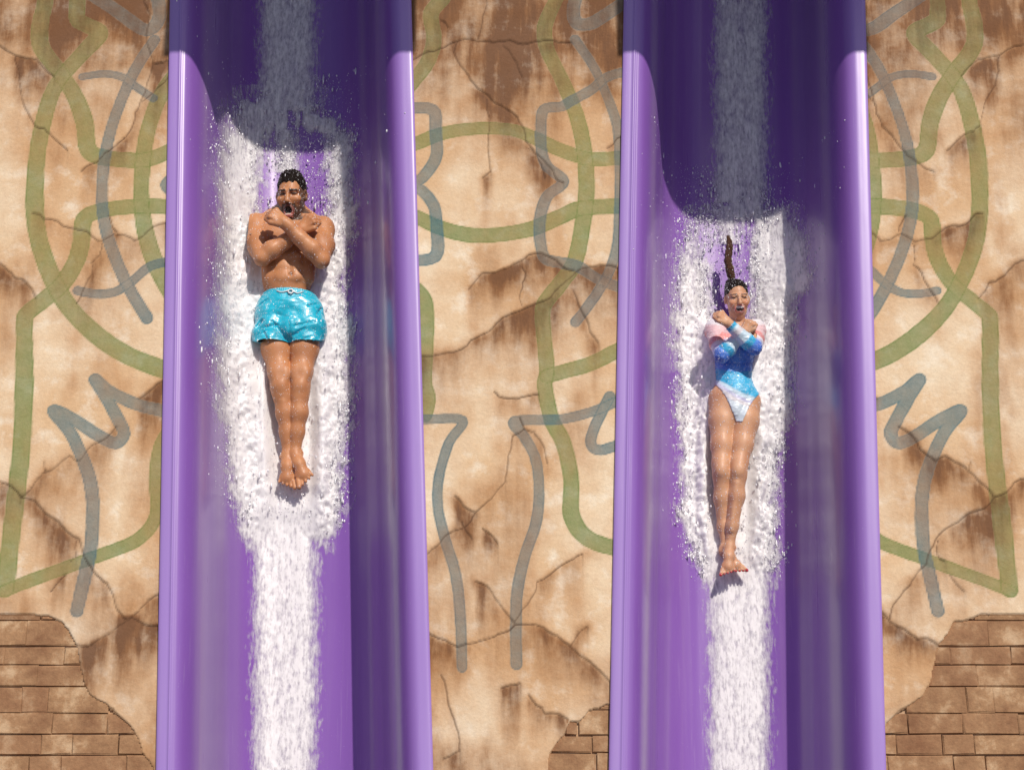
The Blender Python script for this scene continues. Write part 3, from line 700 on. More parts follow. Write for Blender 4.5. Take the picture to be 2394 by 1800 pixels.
# ---- the man
def build_man():
    lo = np.array([PB(560, 1160, -.5)[0], PB(677, 1160, -.5)[1], -.52 + DZ]); hi = np.array([PB(790, 380, -.2)[0], PB(677, 372, -.3)[1], -.05 + DZ])
    F = Field(lo, hi, .0042)
    # trunk
    F.ell(PB(673, 738, -.395), (.158, .12, .100), .05); F.ell(PB(672, 650, -.384), (.134, .17, .098), .05)
    F.ell(PB(675, 570, -.400), (.178, .19, .105), .06)
    F.ell(PB(640, 548, -.322), (.085, .070, .036), .04); F.ell(PB(712, 548, -.322), (.085, .070, .036), .04)
    for sx in (-1, 1):                                        # six-pack and flank shaping
        for j, py in enumerate((600, 622, 646)): F.ell(PB(676 + sx * 15, py, -.300), (.032, .024, .016), .028)
        F.cap(PB(676 + sx * 52, 590, -.345), PB(676 + sx * 46, 650, -.335), .032, .03, .04)
    F.ell(PB(679, 640, -.278), (.008, .010, .014), .014, 's')
    F.cap(PB(677, 592, -.275), PB(678, 634, -.275), .006, .004, .02, 's')
    F.cap(PB(605, 528, -.40), PB(748, 532, -.40), .062, .062, .05)
    F.cap(PB(640, 508, -.40), PB(676, 480, -.39), .045, .045, .05); F.cap(PB(715, 510, -.40), PB(684, 480, -.39), .045, .045, .05)
    F.cap(PB(679, 522, -.385), PB(680, 470, -.345), .060, .056, .03)
    # legs
    F.chain([(PB(643, 760, -.40), .082), (PB(645, 815, -.385), .074), (PB(653, 870, -.372), .057), (PB(656, 905, -.366), .049), (PB(661, 925, -.375), .046), (PB(667, 965, -.395), .047), (PB(671, 1010, -.415), .037), (PB(673, 1056, -.432), .030)], .03)
    GL = Field(lo, hi, .0042); GL.chain([(PB(712, 760, -.40), .082), (PB(711, 815, -.385), .074), (PB(704, 870, -.372), .057), (PB(701, 905, -.366), .049), (PB(699, 925, -.372), .046), (PB(698, 965, -.385), .047), (PB(694, 1010, -.405), .037), (PB(690, 1054, -.425), .030)], .03)
    for kx, g_ in ((656, F), (701, GL)):
        g_.ell(PB(kx, 897, -.328), (.027, .031, .018), .03); g_.ell(PB(kx - 13, 872, -.330), (.022, .035, .02), .03); g_.ell(PB(kx + 13, 872, -.330), (.022, .035, .02), .03)
        g_.cap(PB(kx + (6 if kx < 680 else -3), 940, -.348), PB(kx + (13 if kx < 680 else -8), 1030, -.400), .012, .009, .02)
    n1 = foot(F, PB(672, 1068, -.432), PB(671, 1121, -.412), np.array([0, .35, 1]), 1.0, 1)
    n2 = foot(GL, PB(690, 1064, -.425), PB(710, 1113, -.400), np.array([-.15, .35, 1]), 1.06, -1)
    k = .003; h = np.maximum(k - np.abs(F.d - GL.d), 0) / k; F.d = np.minimum(F.d, GL.d) - h * h * k * .25
    # arms crossed over the chest
    SL, SR = PB(600, 533, -.385), PB(753, 540, -.385)
    EL, ER = PB(613, 604, -.252), PB(751, 609, -.245)
    WL, WR = PB(700, 541, -.236), PB(669, 524, -.168)
    G1 = Field(lo, hi, .0042); G = Field(lo, hi, .0042)
    for g_, S_, E_, sx in ((G1, SL, EL, -1), (G, SR, ER, 1)):
        g_.ell(S_ + [sx * .004, .004, .004], (.064, .078, .066), .03)
        g_.chain([(S_, .056), (S_ * .5 + E_ * .5 + [sx * .012, 0, .004], .055), (E_, .043)], .03)
        g_.ell(S_ * .42 + E_ * .58 + [-sx * .010, .014, .026], (.034, .062, .034), .02)       # biceps
        g_.ell(S_ * .45 + E_ * .55 + [sx * .026, -.010, -.012], (.030, .070, .034), .02)      # triceps
        g_.cap(S_ * .72 + E_ * .28 + [-sx * .03, -.01, .062], S_ * .62 + E_ * .38 + [sx * .035, -.01, .055], .006, .006, .018, 's')
    G1.chain([(EL, .043), (EL * .74 + WL * .26 + [0, .006, .004], .050), (EL * .4 + WL * .6, .041), (WL, .030)], .014)
    G.chain([(ER, .043), (ER * .74 + WR * .26 + [0, .006, .006], .050), (ER * .4 + WR * .6, .040), (WR, .030)], .014)
    fist(G, WR, PB(646, 508, -.160), np.array([-.10, .45, .85]), 1.10, 1)
    fist(G1, WL, PB(723, 519, -.220), np.array([.10, .40, .90]), 1.08, -1)
    sl_ = (slice(None),) * 3
    for g_, k in ((G1, .010), (G, .008)):
        h = np.maximum(k - np.abs(F.d - g_.d), 0) / k; F.d = np.minimum(F.d, g_.d) - h * h * k * .25
    # head
    HC = PB(680, 456, -.318); A, H = head_frame(HC, math.radians(-7), math.radians(2.5), math.radians(-2))
    F.ell(H(0, .034, -.035), (.0735, .092, .094), .03, 'u', A); F.ell(H(0, -.028, .006), (.0645, .088, .076), .03, 'u', A)
    F.ell(H(0, -.096, .020), (.0500, .040, .052), .025, 'u', A); F.ell(H(.002, -.126, .052), (.024, .017, .020), .02, 'u', A)
    for sx in (-1, 1):
        F.ell(H(sx * .043, -.030, .050), (.023, .018, .022), .02, 'u', A); F.ell(H(sx * .077, -.006, -.022), (.011, .031, .019), .01, 'u', A)
        F.ell(H(sx * .080, -.006, -.012), (.006, .018, .010), .006, 's', A)
        F.ell(H(sx * .031, .000, .090), (.022, .0125, .020), .012, 's', A)
        F.ell(H(sx * .031, -.002, .062), (.0165, .011, .015), .004, 'u', A)
        F.cap(H(sx * .014, .0155, .079), H(sx * .050, .018, .062), .0095, .008, .01)
        F.cap(H(sx * .016, .022, .082), H(sx * .013, .035, .082), .004, .003, .01)
        F.ell(H(sx * .012, -.050, .087), (.0085, .008, .011), .006, 'u', A)
        F.cap(H(sx * .020, -.045, .082), H(sx * .034, -.085, .066), .004, .004, .012, 's')
    F.cap(H(0, .012, .077), H(0, -.042, .101), .0085, .0125, .012)
    F.ell(H(0, -.048, .100), (.012, .010, .010), .008, 'u', A)
    F.ell(H(.001, -.094, .074), (.0275, .0315, .024), .012, 'u', A)
    F.ell(H(.001, -.093, .098), (.0215, .0255, .036), .006, 's', A)
    F.ell(H(.001, -.1135, .080), (.0165, .0055, .008), .003, 'u', A); F.cap(H(-.016, -.121, .081), H(.018, -.121, .081), .0065, .0065, .006)
    for sx in (-1, 1): F.ell(H(sx * .006, -.058, .092), (.004, .003, .006), .003, 's', A)
    V, Q = F.mesh()
    # skin colours
    n = len(V); tone = np.tile(np.array([.52, .225, .095]), (n, 1))
    vv = noise3(V, 14, 3); tone = lerpc(tone, tone * [.74, .66, .62], sstep(.45, .8, vv) * .5)
    L = (V - HC) @ A.T; x, y, z = L.T; hd = (np.abs(x) < .11) & (y > -.16) & (y < .16) & (z > -.14) & (z < .125) & (G.at(V) > .010) & (G1.at(V) > .010)
    px, py = proj(V)
    nz = noise3(V, 180, 9)
    stub = hd * sstep(-.035, -.060, y - .35 * np.maximum(np.abs(x) - .045, 0)) * sstep(-.02, .0, z) * sstep(-.150, -.14, y)
    cheek = sstep(.030, .018, np.abs(np.abs(x) - .036)) * sstep(-.075, -.055, y)
    stub = stub * (1 - .85 * cheek) * np.where(y < -.105, sstep(.015, .04, z), 1)
    mous = hd * (z > .05) * sstep(.042, .034, np.abs(x)) * sstep(-.053, -.058, y) * sstep(-.078, -.072, y)
    sideb = hd * (np.abs(x) > .055) * (z > -.02) * (z < .05) * sstep(.05, .04, y) * sstep(-.10, -.09, y)
    beard = np.clip(np.maximum(np.maximum(stub, mous * 1.15), sideb * .85) * (.74 + .4 * nz), 0, .93)
    tone = lerpc(tone, [.026, .013, .009], beard)
    lip = hd * (z > .045) * (np.hypot(x - .001, (y + .0935) / 1.13) < .0315); lowl = lip * sstep(-.098, -.106, y)
    tone = lerpc(tone, [.46, .15, .125], lowl * .95); tone = lerpc(tone, [.30, .10, .08], lip * (1 - lowl) * .55)
    ins = hd * (z > .02) * (np.hypot((x - .001) / .0215, (y + .093) / .0255) < 1.03) * (z < .083 - .01 * (np.abs(x) > .016))
    tone = lerpc(tone, [.020, .006, .005], ins * .97)
    lt = hd * (z > .06) * (np.abs(y + .1125) < .0045) * (np.abs(x - .001) < .016); tone = lerpc(tone, [.62, .50, .42], lt * .85)
    ll = hd * (z > .06) * (np.abs(y + .1225) < .0075) * (np.abs(x - .001) < .022); tone = lerpc(tone, [.58, .21, .175], ll * .9)
    brow = hd * (z > .04) * (np.abs(y - .0165 - .06 * (np.abs(x) - .03)) < .0058) * (np.abs(x) > .011) * (np.abs(x) < .054)
    tone = lerpc(tone, [.020, .011, .008], brow * .95)
    eye = hd * (z > .045) * (np.hypot((np.abs(x) - .031) / .0165, (y + .002) / .0062) < 1); tone = lerpc(tone, [.030, .018, .014], eye * .92)
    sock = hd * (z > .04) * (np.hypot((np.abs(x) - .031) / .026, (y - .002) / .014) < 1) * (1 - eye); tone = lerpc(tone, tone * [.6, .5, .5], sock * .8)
    nav = np.hypot(px - 679, py - 640) < 5; tone = lerpc(tone, tone * .7, nav * 1.0)
    for a in (HC,): pass
    nip = (np.hypot(px - 634, py - 556) < 4) * (V[:, 2] > -.3 + DZ); tone = lerpc(tone, [.2, .07, .05], nip * .8)
    base = tuple(PB(677, 1140, -.5))
    man = person_mesh('person', V, Q, tone, base, 'bare-chested bearded man in turquoise shorts sliding with arms crossed')
    bodyV, bodyN = V, vnormals(V, Q)
    # hair: cropped, wet and tousled
    Hf = Field(H(0, .04, -.03) - .16, H(0, .04, -.03) + .16, .0034)
    Hf.ell(H(0, .042, -.036), (.0775, .1000, .0985), .02, 'u', A)
    for j in range(30):
        a = rng.uniform(-1.0, 1.0); b = rng.uniform(-.9, 1.0); d = unit([math.sin(a), .9 + .2 * rng.normal(), math.cos(a) * b]); p = H(*(np.array([0, .040, -.036]) + d * [.078, .103, .099])); q = p + (unit([rng.normal() * .6, .7, .5]) @ A) * rng.uniform(.005, .012)
        Hf.cap(p, q, .0055, .002, .005)
    X, Y, Z = np.meshgrid(*Hf.ax, indexing='ij'); Lq = (np.stack([X, Y, Z], -1) - HC) @ A.T
    hl = np.where(np.abs(Lq[..., 0]) > .056, .055, .066) - 1.9 * np.maximum(0, .040 - Lq[..., 2]) + .006 * np.sin(Lq[..., 0] * 210)
    hl = np.maximum(hl, -.07); Hf.d = np.maximum(Hf.d, ((hl - Lq[..., 1]) * .8).astype(np.float32))
    Vh, Qh = Hf.mesh(); Nh = vnormals(Vh, Qh); Vh = Vh + Nh * ((noise3(Vh * [1.8, .45, 1], 200, 4) - .5) * .007)[:, None]
    obj('hair', Vh, Qh, M_HAIR, base, man)
    # shorts
    S = Field(np.array([PB(575, 825, -.5)[0], PB(677, 830, -.5)[1], -.51 + DZ]), np.array([PB(780, 640, -.2)[0], PB(677, 655, -.2)[1], -.20 + DZ]), .0042)
    S.ell(PB(672, 660, -.395), (.141, .12, .107), .03); S.ell(PB(673, 722, -.395), (.170, .12, .118), .05)
    S.chain([(PB(643, 735, -.395), .108), (PB(641, 775, -.385), .100), (PB(634, 830, -.385), .103)], .02)
    S.chain([(PB(711, 735, -.395), .108), (PB(714, 775, -.385), .098), (PB(718, 830, -.385), .098)], .02)
    S.ell(PB(741, 768, -.37), (.045, .05, .07), .04); S.ell(PB(606, 782, -.38), (.035, .05, .07), .03)
    S.ell(PB(677, 760, -.30), (.035, .06, .03), .04)
    X, Y, Z = np.meshgrid(*S.ax, indexing='ij'); Pq = np.stack([X, Y, Z], -1); qx, qy = proj(Pq)
    ppm = 462.
    wav = 2.5 * np.sin(qx * .22) + 2 * np.sin(qx * .09 + Z * 40)
    hem = np.interp(qx, [585, 600, 640, 668, 677, 686, 720, 760], [797, 799, 800, 808, 812, 806, 800, 795]) + wav * .5
    top_ = 671 + 5 * ((qx - 672) / 64.) ** 2
    S.d = np.maximum(S.d, ((qy - hem) / ppm).astype(np.float32)); S.d = np.maximum(S.d, ((top_ - qy) / ppm).astype(np.float32))
    for pa, pb, r in (((676, 755), (678, 812), .007), ((614, 748), (600, 766), .008), ((636, 752), (668, 790), .0075), ((620, 764), (648, 760), .005), ((690, 762), (735, 752), .0065), ((686, 784), (712, 768), .007), ((720, 716), (748, 710), .006), ((650, 735), (690, 745), .004), ((606, 715), (625, 700), .005), ((742, 735), (752, 722), .006), ((692, 800), (730, 786), .004), ((628, 800), (616, 778), .006)):
        # follow the cloth surface: try depths and carve where the ray meets it
        for t in np.linspace(0, 1, 9):
            cx, cy = pa[0] + (pb[0] - pa[0]) * t, pa[1] + (pb[1] - pa[1]) * t
            for nn in np.arange(-.22, -.45, -.004):
                p = PB(cx, cy, nn); ii = np.round((p - S.lo) / S.h).astype(int)
                if (ii >= 0).all() and (ii < S.n).all() and S.d[tuple(ii)] < 0:
                    S.ell(p + np.array([0, 0, .002]), r * (1.0 - .5 * abs(t - .5)), .010, 's'); break
    Vs, Qs = S.mesh(); Ns = vnormals(Vs, Qs)
    dsp = (noise3(Vs * [1, 1.5, 1], 17, 5) - .5) * .011 + (noise3(Vs * [1, 2.0, 1], 45, 6) - .5) * .003
    sx_, sy_ = proj(Vs); band = sstep(682, 677, sy_); dsp = dsp * (1 - band) + band * (.003 + .0022 * np.sin(sx_ * 1.25))
    Vs = Vs + Ns * dsp[:, None]
    sh = obj('shorts', Vs, Qs, M_SHORTS, base, man)
    def on(px_, py_):
        k = np.argmin((sx_ - px_) ** 2 + (sy_ - py_) ** 2 + 1e5 * (Ns[:, 2] < 0)); return Vs[k] + np.array([0, -.001, .006])
    tube('drawstring', [on(x, y) for x, y in ((648, 681), (656, 683), (664, 683), (671, 681), (676, 679), (681, 678), (686, 680))], .0034, M_CORD, base, sh)
    tube('drawstring', [on(x, y) for x, y in ((674, 684), (681, 686), (688, 683), (694, 686), (701, 686), (709, 683))], .0034, M_CORD, base, sh)
    tube('knot', [on(672, 680), on(676, 686) + [0, 0, .004], on(681, 688) + [0, 0, .006], on(686, 684) + [0, 0, .005], on(684, 679) + [0, 0, .004], on(678, 678)], .0042, M_CORD, base, sh)
    return bodyV, bodyN, Vs, Ns, Vh, Nh
MAN = build_man()

# ---- the woman
def build_woman():
    lo = np.array([PB(1640, 1365, -.5)[0], PB(1720, 1365, -.5)[1], -.52 + DZ]); hi = np.array([PB(1800, 640, -.2)[0], PB(1720, 632, -.3)[1], -.07 + DZ])
    F = Field(lo, hi, .004)
    F.ell(PB(1717, 928, -.405), (.119, .105, .090), .05); F.ell(PB(1715, 866, -.405), (.093, .12, .078), .05)
    F.ell(PB(1717, 808, -.395), (.112, .125, .092), .05)
    F.ell(PB(1699, 806, -.335), (.048, .05, .036), .04); F.ell(PB(1737, 806, -.335), (.048, .05, .036), .04)
    F.ell(PB(1718, 962, -.365), (.050, .06, .05), .04)
    F.cap(PB(1674, 768, -.41), PB(1764, 768, -.41), .045, .045, .04)
    F.cap(PB(1722, 762, -.385), PB(1724, 722, -.345), .040, .040, .03)
    # legs: one ankle crosses behind the other
    F.chain([(PB(1690, 938, -.41), .078), (PB(1689, 985, -.395), .068), (PB(1687, 1040, -.382), .055), (PB(1686, 1085, -.374), .046), (PB(1687, 1110, -.374), .043), (PB(1688, 1165, -.41), .041), (PB(1691, 1230, -.44), .029), (PB(1697, 1275, -.448), .024)], .025)
    GL = Field(lo, hi, .004); GL.chain([(PB(1744, 940, -.41), .078), (PB(1742, 985, -.395), .070), (PB(1735, 1040, -.380), .056), (PB(1727, 1085, -.366), .046), (PB(1725, 1110, -.366), .043), (PB(1721, 1160, -.388), .043), (PB(1712, 1230, -.405), .030), (PB(1706, 1275, -.425), .024)], .025)
    F.ell(PB(1686, 1096, -.335), (.024, .028, .016), .03); GL.ell(PB(1726, 1096, -.328), (.024, .028, .016), .03)
    GL.cap(PB(1722, 1130, -.342), PB(1710, 1240, -.382), .010, .007, .02)
    t2 = foot(F, PB(1694, 1284, -.446), PB(1722, 1325, -.428), np.array([0, .3, 1]), .82, 1)
    t1 = foot(GL, PB(1705, 1280, -.425), PB(1702, 1328, -.402), np.array([0, .35, 1]), .84, -1)
    k = .003; h = np.maximum(k - np.abs(F.d - GL.d), 0) / k; F.d = np.minimum(F.d, GL.d) - h * h * k * .25
    SL, SR = PB(1672, 774, -.395), PB(1766, 774, -.395); EL, ER = PB(1687, 832, -.268), PB(1764, 814, -.245)
    WL, WR = PB(1736, 779, -.250), PB(1705, 758, -.178)
    F.ell(SL, (.049, .055, .05), .03); F.ell(SR, (.049, .055, .05), .03)
    F.chain([(SL, .045), (SL * .5 + EL * .5, .042), (EL, .034)], .02); F.chain([(SR, .045), (SR * .5 + ER * .5, .042), (ER, .034)], .02)
    F.chain([(EL, .034), (EL * .7 + WL * .3, .037), (WL, .024)], .012)
    G = Field(lo, hi, .004)
    G.chain([(ER, .034), (ER * .7 + WR * .3, .037), (WR, .024)], .012)
    Hd = Field(lo, hi, .004)
    fist(Hd, WR, PB(1690, 744, -.168), np.array([-.05, .6, .75]), .86, 1); fist(Hd, WL, PB(1753, 757, -.240), np.array([.1, .5, .8]), .82, -1)
    def join(Fd, Gd, k):
        h = np.maximum(k - np.abs(Fd - Gd), 0) / k; return np.minimum(Fd, Gd) - h * h * k * .25
    F.d = join(F.d, G.d, .006); suit_src = F.d.copy(); F.d = join(F.d, Hd.d, .008)
    # head, laughing
    s = .815; HC = PB(1724, 697, -.325); A, H0 = head_frame(HC, math.radians(4), math.radians(1.5), math.radians(-3)); H = lambda x, y, z: H0(x, y, z, s)
    R = lambda *r: tuple(q * s for q in r)
    F.ell(H(0, .034, -.035), R(.0735, .088, .094), .025, 'u', A); F.ell(H(0, -.028, .006), R(.0655, .086, .073), .025, 'u', A)
    F.ell(H(0, -.092, .022), R(.043, .036, .048), .022, 'u', A); F.ell(H(0, -.122, .048), R(.020, .014, .017), .016, 'u', A)
    for sx in (-1, 1):
        F.ell(H(sx * .042, -.036, .052), R(.024, .021, .022), .018, 'u', A); F.ell(H(sx * .076, -.010, -.022), R(.010, .028, .017), .008, 'u', A)
        F.ell(H(sx * .032, .002, .092), R(.021, .011, .020), .010, 's', A); F.ell(H(sx * .032, .000, .061), R(.0175, .012, .0165), .004, 'u', A)
        F.cap(H(sx * .016, .016, .074), H(sx * .050, .018, .060), .007 * s, .006 * s, .01)
        F.ell(H(sx * .011, -.046, .084), R(.008, .007, .010), .005, 'u', A)
        F.cap(H(sx * .018, -.046, .080), H(sx * .038, -.082, .062), .0045 * s, .004 * s, .010, 's')
    F.cap(H(0, .010, .073), H(0, -.040, .095), .008 * s, .0115 * s, .010)
    F.ell(H(0, -.079, .070), R(.035, .027, .021), .010, 'u', A); F.ell(H(0, -.076, .098), R(.0300, .0205, .034), .004, 's', A); F.ell(H(0, -.0665, .0715), R(.0245, .0085, .009), .002, 'u', A)
    V, Q = F.mesh(); n = len(V)
    tone = np.tile(np.array([.60, .32, .18]), (n, 1)); vv = noise3(V, 14, 3); tone = lerpc(tone, tone * [.85, .74, .70], sstep(.45, .8, vv) * .5)
    x, y, z = ((V - HC) @ A.T / s).T; hd = (np.abs(x) < .11) & (y > -.15) & (y < .16) & (z > -.14)
    lip = hd * (z > .045) * (np.hypot(x / .036, (y + .076) / .0275) < 1); tone = lerpc(tone, [.50, .14, .12], lip * .9)
    ins = hd * (np.hypot(x / .0300, (y + .076) / .0205) < .95) * (z > .02) * ((x / .030) ** 2 + ((y + .076) / .0205) ** 2 + ((z - .098) / .034) ** 2 < 1.12); tone = lerpc(tone, [.05, .012, .010], ins * .96)
    teeth = hd * (z > .05) * (np.hypot(x / .0255, (y + .0665) / .0080) < 1); tone = lerpc(tone, [.80, .77, .72], teeth * .95)
    lid = hd * (z > .045) * (np.abs(y + .004 - .25 * np.abs(np.abs(x) - .032)) < .0040) * (np.abs(np.abs(x) - .032) < .017); tone = lerpc(tone, [.035, .017, .012], lid * .9)
    brow = hd * (z > .04) * (np.abs(y - .0195 + 3.5 * (np.abs(x) - .033) ** 2) < .0040) * (np.abs(x) > .014) * (np.abs(x) < .054); tone = lerpc(tone, [.06, .028, .017], brow * .85)
    flush = hd * (z > .03) * (np.hypot((np.abs(x) - .04) / .02, (y + .036) / .018) < 1); tone = lerpc(tone, tone * [1.08, .86, .82], flush * .7)
    base = tuple(PB(1712, 1345, -.5))
    wm = person_mesh('person', V, Q, tone, base, 'laughing woman in rainbow striped long-sleeved swimsuit sliding with arms crossed')
    bodyV, bodyN = V, vnormals(V, Q)
    # swimsuit: a skin-tight shell over trunk and arms
    S = Field(lo, hi, .004); X, Y, Z = np.meshgrid(*S.ax, indexing='ij'); qx, qy = proj(np.stack([X, Y, Z], -1))
    S.d = suit_src - .0045
    legline = np.interp(qx, [1640, 1661, 1675, 1690, 1703, 1714, 1721, 1736, 1743, 1752, 1762, 1776, 1800], [895, 897, 901, 916, 940, 966, 986, 986, 970, 950, 935, 920, 914])
    S.d = np.maximum(S.d, ((qy - legline) / 462.).astype(np.float32))
    neck = 762 - 16 * sstep(14, 44, np.abs(qx - 1720)); neckc = np.where(Z < -.29 + DZ, (neck - qy) / 462., -.1)
    S.d = np.maximum(S.d, neckc.astype(np.float32)); S.d = np.maximum(S.d, -(Hd.d - .0005))
    for Wp, Ep in ((WL, EL), (WR, ER)):                         # cuffs end at the wrist
        D = unit(Wp - Ep); cc = (X - Wp[0]) * D[0] + (Y - Wp[1]) * D[1] + (Z - Wp[2]) * D[2] + .006
        near = ((X - Wp[0]) ** 2 + (Y - Wp[1]) ** 2 + (Z - Wp[2]) ** 2) < .075 ** 2
        own = (G.d < .012) if Wp is WR else (G.d > .004)
        S.d = np.where(near & own & (Z > -.30 + DZ), np.maximum(S.d, cc.astype(np.float32)), S.d)
    Vs, Qs = S.mesh(); Ns = vnormals(Vs, Qs)
    # stripes: by limb, else by height on the trunk
    def seg_t(p, a, b):
        d = b - a; t = ((p - a) @ d) / (d @ d); tc = np.clip(t, 0, 1); return tc, np.linalg.norm(p - a - tc[:, None] * d, axis=1)
    white, pink, coral, lav, blue, deep, cyan, ice = [np.array(c) for c in ((.74, .70, .74), (.74, .50, .52), (.72, .26, .25), (.50, .50, .72), (.085, .25, .74), (.055, .16, .58), (.045, .42, .70), (.55, .70, .80))]
    def bands(t, stops):
        out = np.tile(stops[0][1], (len(t), 1)).astype(float)
        for (a, c) in stops[1:]: out = lerpc(out, c, sstep(a - .035, a + .035, t))
        return out
    px, py = proj(Vs)
    c = bands((py + 0.50 * (1717 - px) * sstep(870, 900, py) + 3 * np.sin(px * .05)) / 100., [(0, white), (7.62, pink), (7.78, coral), (7.92, lav), (8.02, blue), (8.10, deep), (8.16, blue), (8.46, deep), (8.52, blue), (8.66, cyan), (9.02, cyan * .9), (9.06, ice), (9.16, lav * .9 + .1), (9.24, white * .9)])  # the narrow deep line at the waist is a painted belt shadow
    c = lerpc(c, ice, sstep(0, .05, (py - 935 - .45 * (px - 1717)) / 100.) * (py > 900) * .6)
    for (sh_, el, wr) in ((SL, EL, WL), (SR, ER, WR)):
        tu, du = seg_t(Vs, sh_, el); tf, df = seg_t(Vs, el, wr)
        cu = bands(tu, [(0, pink * 1.05), (.30, pink), (.48, coral), (.66, white), (.78, lav), (.88, blue), (.97, deep)])
        cf = bands(tf, [(0, deep), (.06, blue), (.15, cyan), (.36, ice), (.62, white * .9), (.78, ice), (.86, cyan)])
        isf = (df < .046) & (df < du + .004) & (Vs[:, 2] > -.335 + DZ); isu = (du < .052) & ~isf & (np.abs(Vs[:, 0] - PB(1718, 800, -.4)[0]) > .07)
        if wr is WL: isf &= ~(seg_t(Vs, ER, WR)[1] < df - .001)
        c[isf] = cf[isf]; c[isu] = cu[isu]
    sp = noise3(Vs, 170, 8); c = lerpc(c, c * .8 + .22, ((sp > .72) * (np.abs(py - 850) < 70)).astype(float))
    wr_ = (noise3(Vs * [1, 2, 1], 60, 6) - .5) * .0035; Vs = Vs + Ns * wr_[:, None]
    obj('swimsuit', Vs, Qs, M_SUIT, base, wm, True, {'tone': ('FLOAT_COLOR', np.clip(c, 0, 1))})
    # hair drawn tight to the head, with a wet ponytail streaming up the slide
    Hf = Field(H(0, .04, -.03) - .13, H(0, .04, -.03) + .13, .003)
    Hf.ell(H(0, .036, -.035), R(.0765, .0925, .098), .02, 'u', A); Hf.ell(H(-.03, .10, -.07), R(.03, .03, .03), .03, 'u', A)
    X, Y, Z = np.meshgrid(*Hf.ax, indexing='ij'); Lq = (np.stack([X, Y, Z], -1) - HC) @ A.T / s
    hl = .078 - 10 * Lq[..., 0] ** 2 - 1.5 * np.maximum(0, .045 - Lq[..., 2]); hl = np.maximum(hl, -.06)
    Hf.d = np.maximum(Hf.d, ((hl - Lq[..., 1]) * .65).astype(np.float32))
    Vh, Qh = Hf.mesh(); Nh = vnormals(Vh, Qh); Lh = (Vh - HC) @ A.T
    Vh = Vh + Nh * ((noise3(Lh * [3, .35, .35], 90, 4) - .5) * .007)[:, None]
    hair = obj('hair', Vh, Qh, M_HAIR, base, wm)
    T = Field(PB(1660, 700, -.5), PB(1750, 480, -.15), .0034)
    pth = [((1712, 660, -.37), .017), ((1709, 644, -.36), .019), ((1706, 630, -.35), .020), ((1702, 612, -.345), .018), ((1704, 595, -.34), .015), ((1706, 578, -.335), .015), ((1705, 565, -.33), .012), ((1703, 553, -.325), .005)]
    T.chain([(PB(*a), r) for a, r in pth], .012)
    for j in range(14):
        o1 = rng.normal(size=2) * .006
        T.chain([(PB(a[0] + o1[0] * 500 + 2 * math.sin(j + q * 1.3), a[1], a[2]) + [0, 0, o1[1] + .004], r * .45) for q, (a, r) in enumerate(pth[1:])], .004)
    Vt, Qt = T.mesh(); Nt = vnormals(Vt, Qt); Vt = Vt + Nt * ((noise3(Vt * [1, .4, 1], 200, 2) - .5) * .006)[:, None]
    obj('ponytail', Vt, Qt, M_TAIL, base, hair)
    for q, r, D, U, Ac in t1 + t2:                               # painted toenails
        Aq = np.array([Ac, D, U]); Vn = []; Fn = []
        for a in range(5):
            for b in range(8):
                th, ph = a / 4 * math.pi / 2, b / 8 * 2 * math.pi
                l = np.array([math.cos(th) * math.cos(ph) * r * .8, math.cos(th) * math.sin(ph) * r * .95, math.sin(th) * r * .4]); Vn.append(q + l @ Aq)
        for a in range(4):
            for b in range(8): Fn.append((a * 8 + b, a * 8 + (b + 1) % 8, a * 8 + 8 + (b + 1) % 8, a * 8 + 8 + b))
        obj('toenail', Vn, Fn, M_NAIL, base, wm)
    return bodyV, bodyN, Vs, Ns, np.concatenate([Vh, Vt]), np.concatenate([Nh, Nt])
WOM = build_woman()

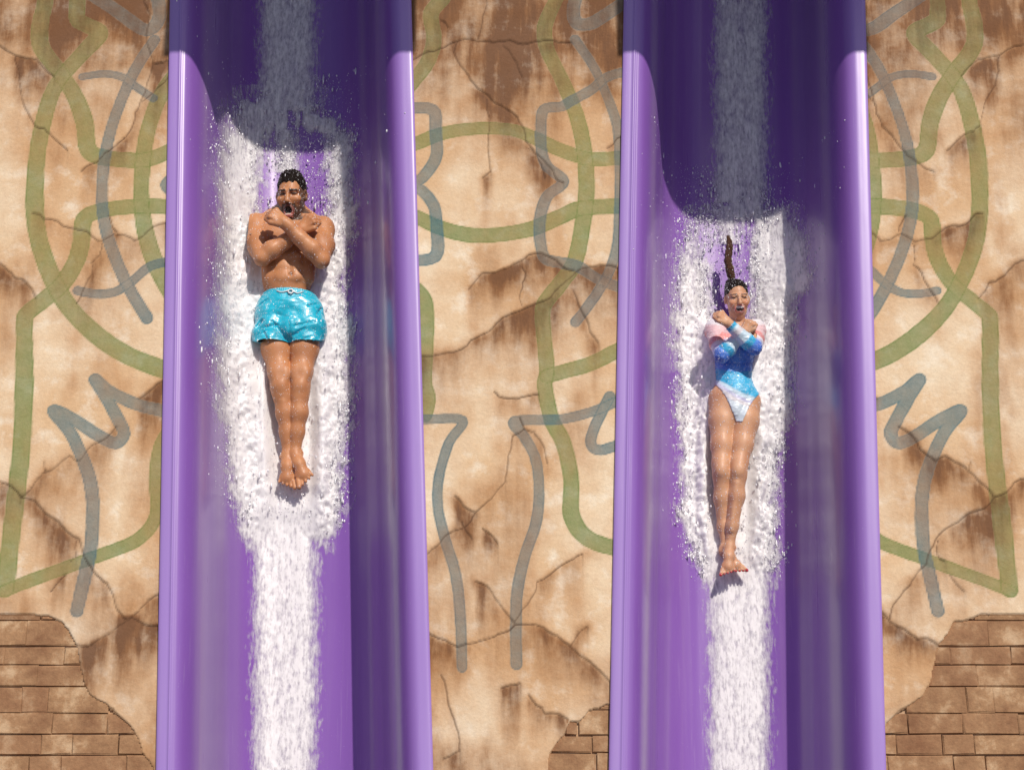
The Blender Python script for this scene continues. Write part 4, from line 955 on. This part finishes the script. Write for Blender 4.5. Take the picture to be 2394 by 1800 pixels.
# ------------------------------------------------------------------ flying drops
t = (1 + 5 ** .5) / 2
ICO = np.array([(-1, t, 0), (1, t, 0), (-1, -t, 0), (1, -t, 0), (0, -1, t), (0, 1, t), (0, -1, -t), (0, 1, -t), (t, 0, -1), (t, 0, 1), (-t, 0, -1), (-t, 0, 1)]) / math.hypot(1, t)
ICF = np.array([(0, 11, 5), (0, 5, 1), (0, 1, 7), (0, 7, 10), (0, 10, 11), (1, 5, 9), (5, 11, 4), (11, 10, 2), (10, 7, 6), (7, 1, 8), (3, 9, 4), (3, 4, 2), (3, 2, 6), (3, 6, 8), (3, 8, 9), (4, 9, 5), (2, 4, 11), (6, 2, 10), (8, 6, 7), (9, 8, 1)])
def spray(i, who, label):
    edge, px, py, top = SPRAYPTS[i]; r = rng
    pts, rad = [], []
    def add(p, ra): pts.append(p); rad.append(ra)
    def size(m_, a, b): return a + np.where(r.random(m_) < .12, r.exponential(b * 2.6, m_), r.exponential(b * .7, m_))
    m_ = 8500; cl = r.integers(0, len(edge), 260); k = np.where(r.random(m_) < .55, cl[r.integers(0, 260, m_)], r.integers(0, len(edge), m_))   # half of it thrown in bursts
    p = edge[k] + r.normal(size=(m_, 3)) * [.016, .030, .010]; p[:, 2] = np.maximum(p[:, 2], edge[k][:, 2] - .002) + np.abs(r.normal(size=m_)) * .012
    p[:, 0] += np.sign(p[:, 0] - CEN[i](p[:, 1])) * r.exponential(.015, m_); add(p, size(m_, .0006, .0010))
    m_ = 3000; k = r.integers(0, len(top), m_); p = top[k] + r.normal(size=(m_, 3)) * [.02, .02, .0]; p[:, 2] += r.exponential(.012, m_); add(p, size(m_, .0006, .0009))
    g = WATER[i]['gap']; a0, a1 = g[0][0] - 110, g[-1][0]      # drops in the lee of the head
    m_ = 3600; q = np.array([P(x, y, -DEEP + .015) for x, y in zip(r.normal((g[2][1] + g[2][2]) / 2, 75, m_), r.uniform(a0, a1, m_))]); q[:, 2] += r.exponential(.015, m_); add(q, size(m_, .0006, .0009))
    for V, N, m_ in ((who[0], who[1], 3600), (who[2], who[3], 1500), (who[4], who[5], 260)):
        k = r.integers(0, len(V), m_ * 2); k = k[N[k, 2] > -.1][:m_]; add(V[k] + N[k] * .0004, .0005 + np.minimum(r.exponential(.00045, len(k)), .0016))
    p = np.concatenate(pts); ra = np.minimum(np.concatenate(rad), .0055)
    fl = floor_n(p[:, 0] - CEN[i](p[:, 1])); p[:, 2] = np.maximum(p[:, 2], fl + ra * .3)
    st_ = np.stack([np.ones(len(p)), 1 + r.exponential(.9, len(p)), np.ones(len(p))], 1)
    V = p[:, None, :] + ICO[None] * ra[:, None, None] * st_[:, None, :]
    F = (ICF[None] + (np.arange(len(p)) * 12)[:, None, None]).reshape(-1, 3)
    o = obj('spray', V.reshape(-1, 3), F, M_DROP, tuple(p.mean(0))); tag(o, label, 'spray', None, 'stuff')
spray(0, MAN, 'fine water drops flying up around the man in turquoise shorts')
spray(1, WOM, 'fine water drops flying up around the woman in the striped swimsuit')
